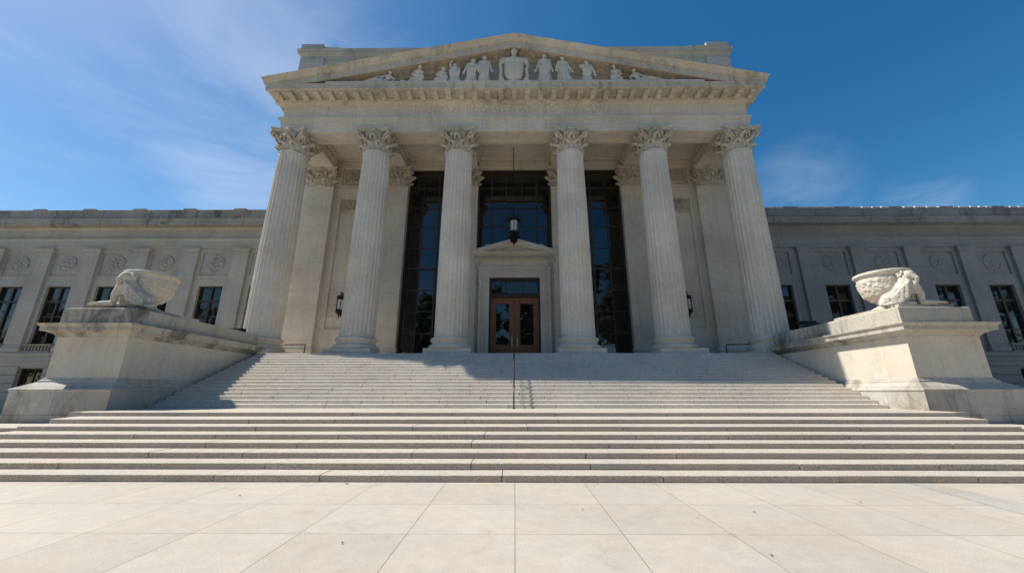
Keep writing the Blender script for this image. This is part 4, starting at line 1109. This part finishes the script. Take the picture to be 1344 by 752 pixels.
# short guard rails at the ends of the porch
def guard(x0, x1, label):
    y = 26.0; root = empty('guard_rail', ((x0+x1)/2, y, FZ), label, 'rail', 'low rails beside the end columns')
    mb = MB(); mb.tube([(x0, y, 4.72), (x1, y, 4.76)], .035, 8); mb.build('rail', M['iron'], root)
    for x in (x0, x1):
        mb = MB(); mb.tube([(x, y, FZ-.01), (x, y, 4.74)], .035, 8); mb.lathe([(.08, 0), (.08, .03), (.04, .04)], 12, (x, y, FZ)); mb.build('post', M['iron'], root)
guard(-17.2, -14.38, 'low dark metal rail on the porch floor beside the leftmost column')
guard(14.38, 17.2, 'low dark metal rail on the porch floor beside the rightmost column')
# floodlights on the cheek walls
def flood(x, y, z, kind, label):
    root = empty('floodlight', (x, y, 4.9), label, 'floodlight', 'floodlights on the stair walls')
    mb = MB()
    if kind == 'disc': mb.lathe([(.05, .16), (.30, .12), (.52, .04), (.56, 0), (.52, -.03), (.1, -.05)], 24, (x, y, z)); 
    elif kind == 'bar': mb.box(x-.42, x+.42, y-.2, y+.2, z-.08, z+.10); mb.box(x-.38, x+.38, y-.22, y-.19, z-.05, z+.06)
    else: mb.box(x-.18, x+.18, y-.12, y+.12, z-.08, z+.07)
    mb.build('housing', M['iron'], root, bevel=.02)
    mb = MB(); mb.tube([(x, y, 4.88), (x, y, z)], .04, 8); mb.lathe([(.12, 0), (.12, .03), (.05, .05)], 12, (x, y, 4.9)); mb.build('stand', M['iron'], root)
flood(16.15, 20.4, 5.06, 'disc', 'flat round black floodlight on the right stair wall near the end column')
flood(16.75, 21.6, 5.42, 'bar', 'black rectangular floodlight raised behind the round one on the right stair wall')
flood(17.2, 20.2, 5.25, 'small', 'small grey floodlight on the right stair wall, closest to the basin')
flood(-15.75, 21.2, 4.98, 'bar', 'low black floodlight on top of the left stair wall near the end column')
# dry leaves lying at the foot of the steps and on the paving
LV = [(-3.05, 7.55), (.72, 7.62), (1.5, 7.6), (2.35, 7.62), (-1.9, 4.75), (2.6, 4.45), (.95, 6.0), (-4.4, 6.7), (3.3, 5.9), (5.2, 6.4)]
lab = ['larger brown dry leaf lying against the bottom step, left of the centre joint', None]
for i, (x, y) in enumerate(LV):
    a = i*1.9; sz = .020 if i else .042
    pts = [(1, 0), (.6, .35), (.1, .5), (-.5, .3), (-1, 0), (-.5, -.3), (.1, -.45), (.6, -.3)]
    t = [(x+sz*(px*cos(a)-py*sin(a)), y+sz*(px*sin(a)+py*cos(a)), .010+.012*abs(px)) for px, py in pts]; bt = [(p[0], p[1], p[2]-.003) for p in t]
    mb = MB(); mb.loft([bt, t], True, False)
    o = mb.build('dry_leaf', M['leaf_dry'], None, origin=(x, y, .008))
    tag(o, 'larger brown dry leaf lying against the bottom step, left of the centre joint' if i == 0 else 'tiny brown dry leaf lying on the pale paving', 'leaf', 'dry leaves on the paving')

# ================================================================== TREES ACROSS THE PLAZA (seen mirrored in the windows)
rnd = random.Random(11); V = []; Fc = []
def blob(c, r):
    n0 = len(V); a, b_ = 7, 9
    for i in range(1, a):
        for k in range(b_):
            q = r*rnd.uniform(.8, 1.1); V.append((c[0]+q*sin(pi*i/a)*cos(2*pi*k/b_), c[1]+q*sin(pi*i/a)*sin(2*pi*k/b_), c[2]+q*cos(pi*i/a)))
    for i in range(a-2):
        for k in range(b_): Fc.append((n0+i*b_+k, n0+i*b_+(k+1) % b_, n0+(i+1)*b_+(k+1) % b_, n0+(i+1)*b_+k))
for t in range(34):
    tx = -120+t*7.2+rnd.uniform(-2, 2); ty = -30+rnd.uniform(-5, 4)
    hh = 24 if tx < -45 else (28.5 if tx < 4 else 33)
    hh += rnd.uniform(-3.5, 1.5)
    for _ in range(30):
        f = rnd.random()
        c = (tx+rnd.gauss(0, 2.6), ty+rnd.gauss(0, 2.0), hh*(.08+.86*f)); r_ = rnd.uniform(2.0, 3.3)*(1-.3*f); blob(c, r_*.75)
        for _ in range(70):
            d = Vector((rnd.gauss(0, 1), rnd.gauss(0, 1), rnd.gauss(0, 1))).normalized()*r_*rnd.uniform(.7, 1.15)
            p = Vector(c)+d; u_ = Vector((rnd.gauss(0, 1), rnd.gauss(0, 1), rnd.gauss(0, 1))).normalized(); w_ = u_.cross(Vector((rnd.gauss(0, 1), rnd.gauss(0, 1), rnd.gauss(0, 1)))).normalized()
            s_ = rnd.uniform(.22, .42); n0 = len(V); V += [tuple(p+u_*s_), tuple(p+w_*s_*.6), tuple(p-u_*s_), tuple(p-w_*s_*.6)]; Fc.append((n0, n0+1, n0+2, n0+3))
me = bpy.data.meshes.new('distant_trees'); me.from_pydata(V, [], Fc); me.materials.append(M['foliage'])
o = bpy.data.objects.new('distant_trees', me); COL.objects.link(o)
mb = MB()
tag(o, 'belt of leafy green trees far across the plaza', 'trees', kind='stuff')
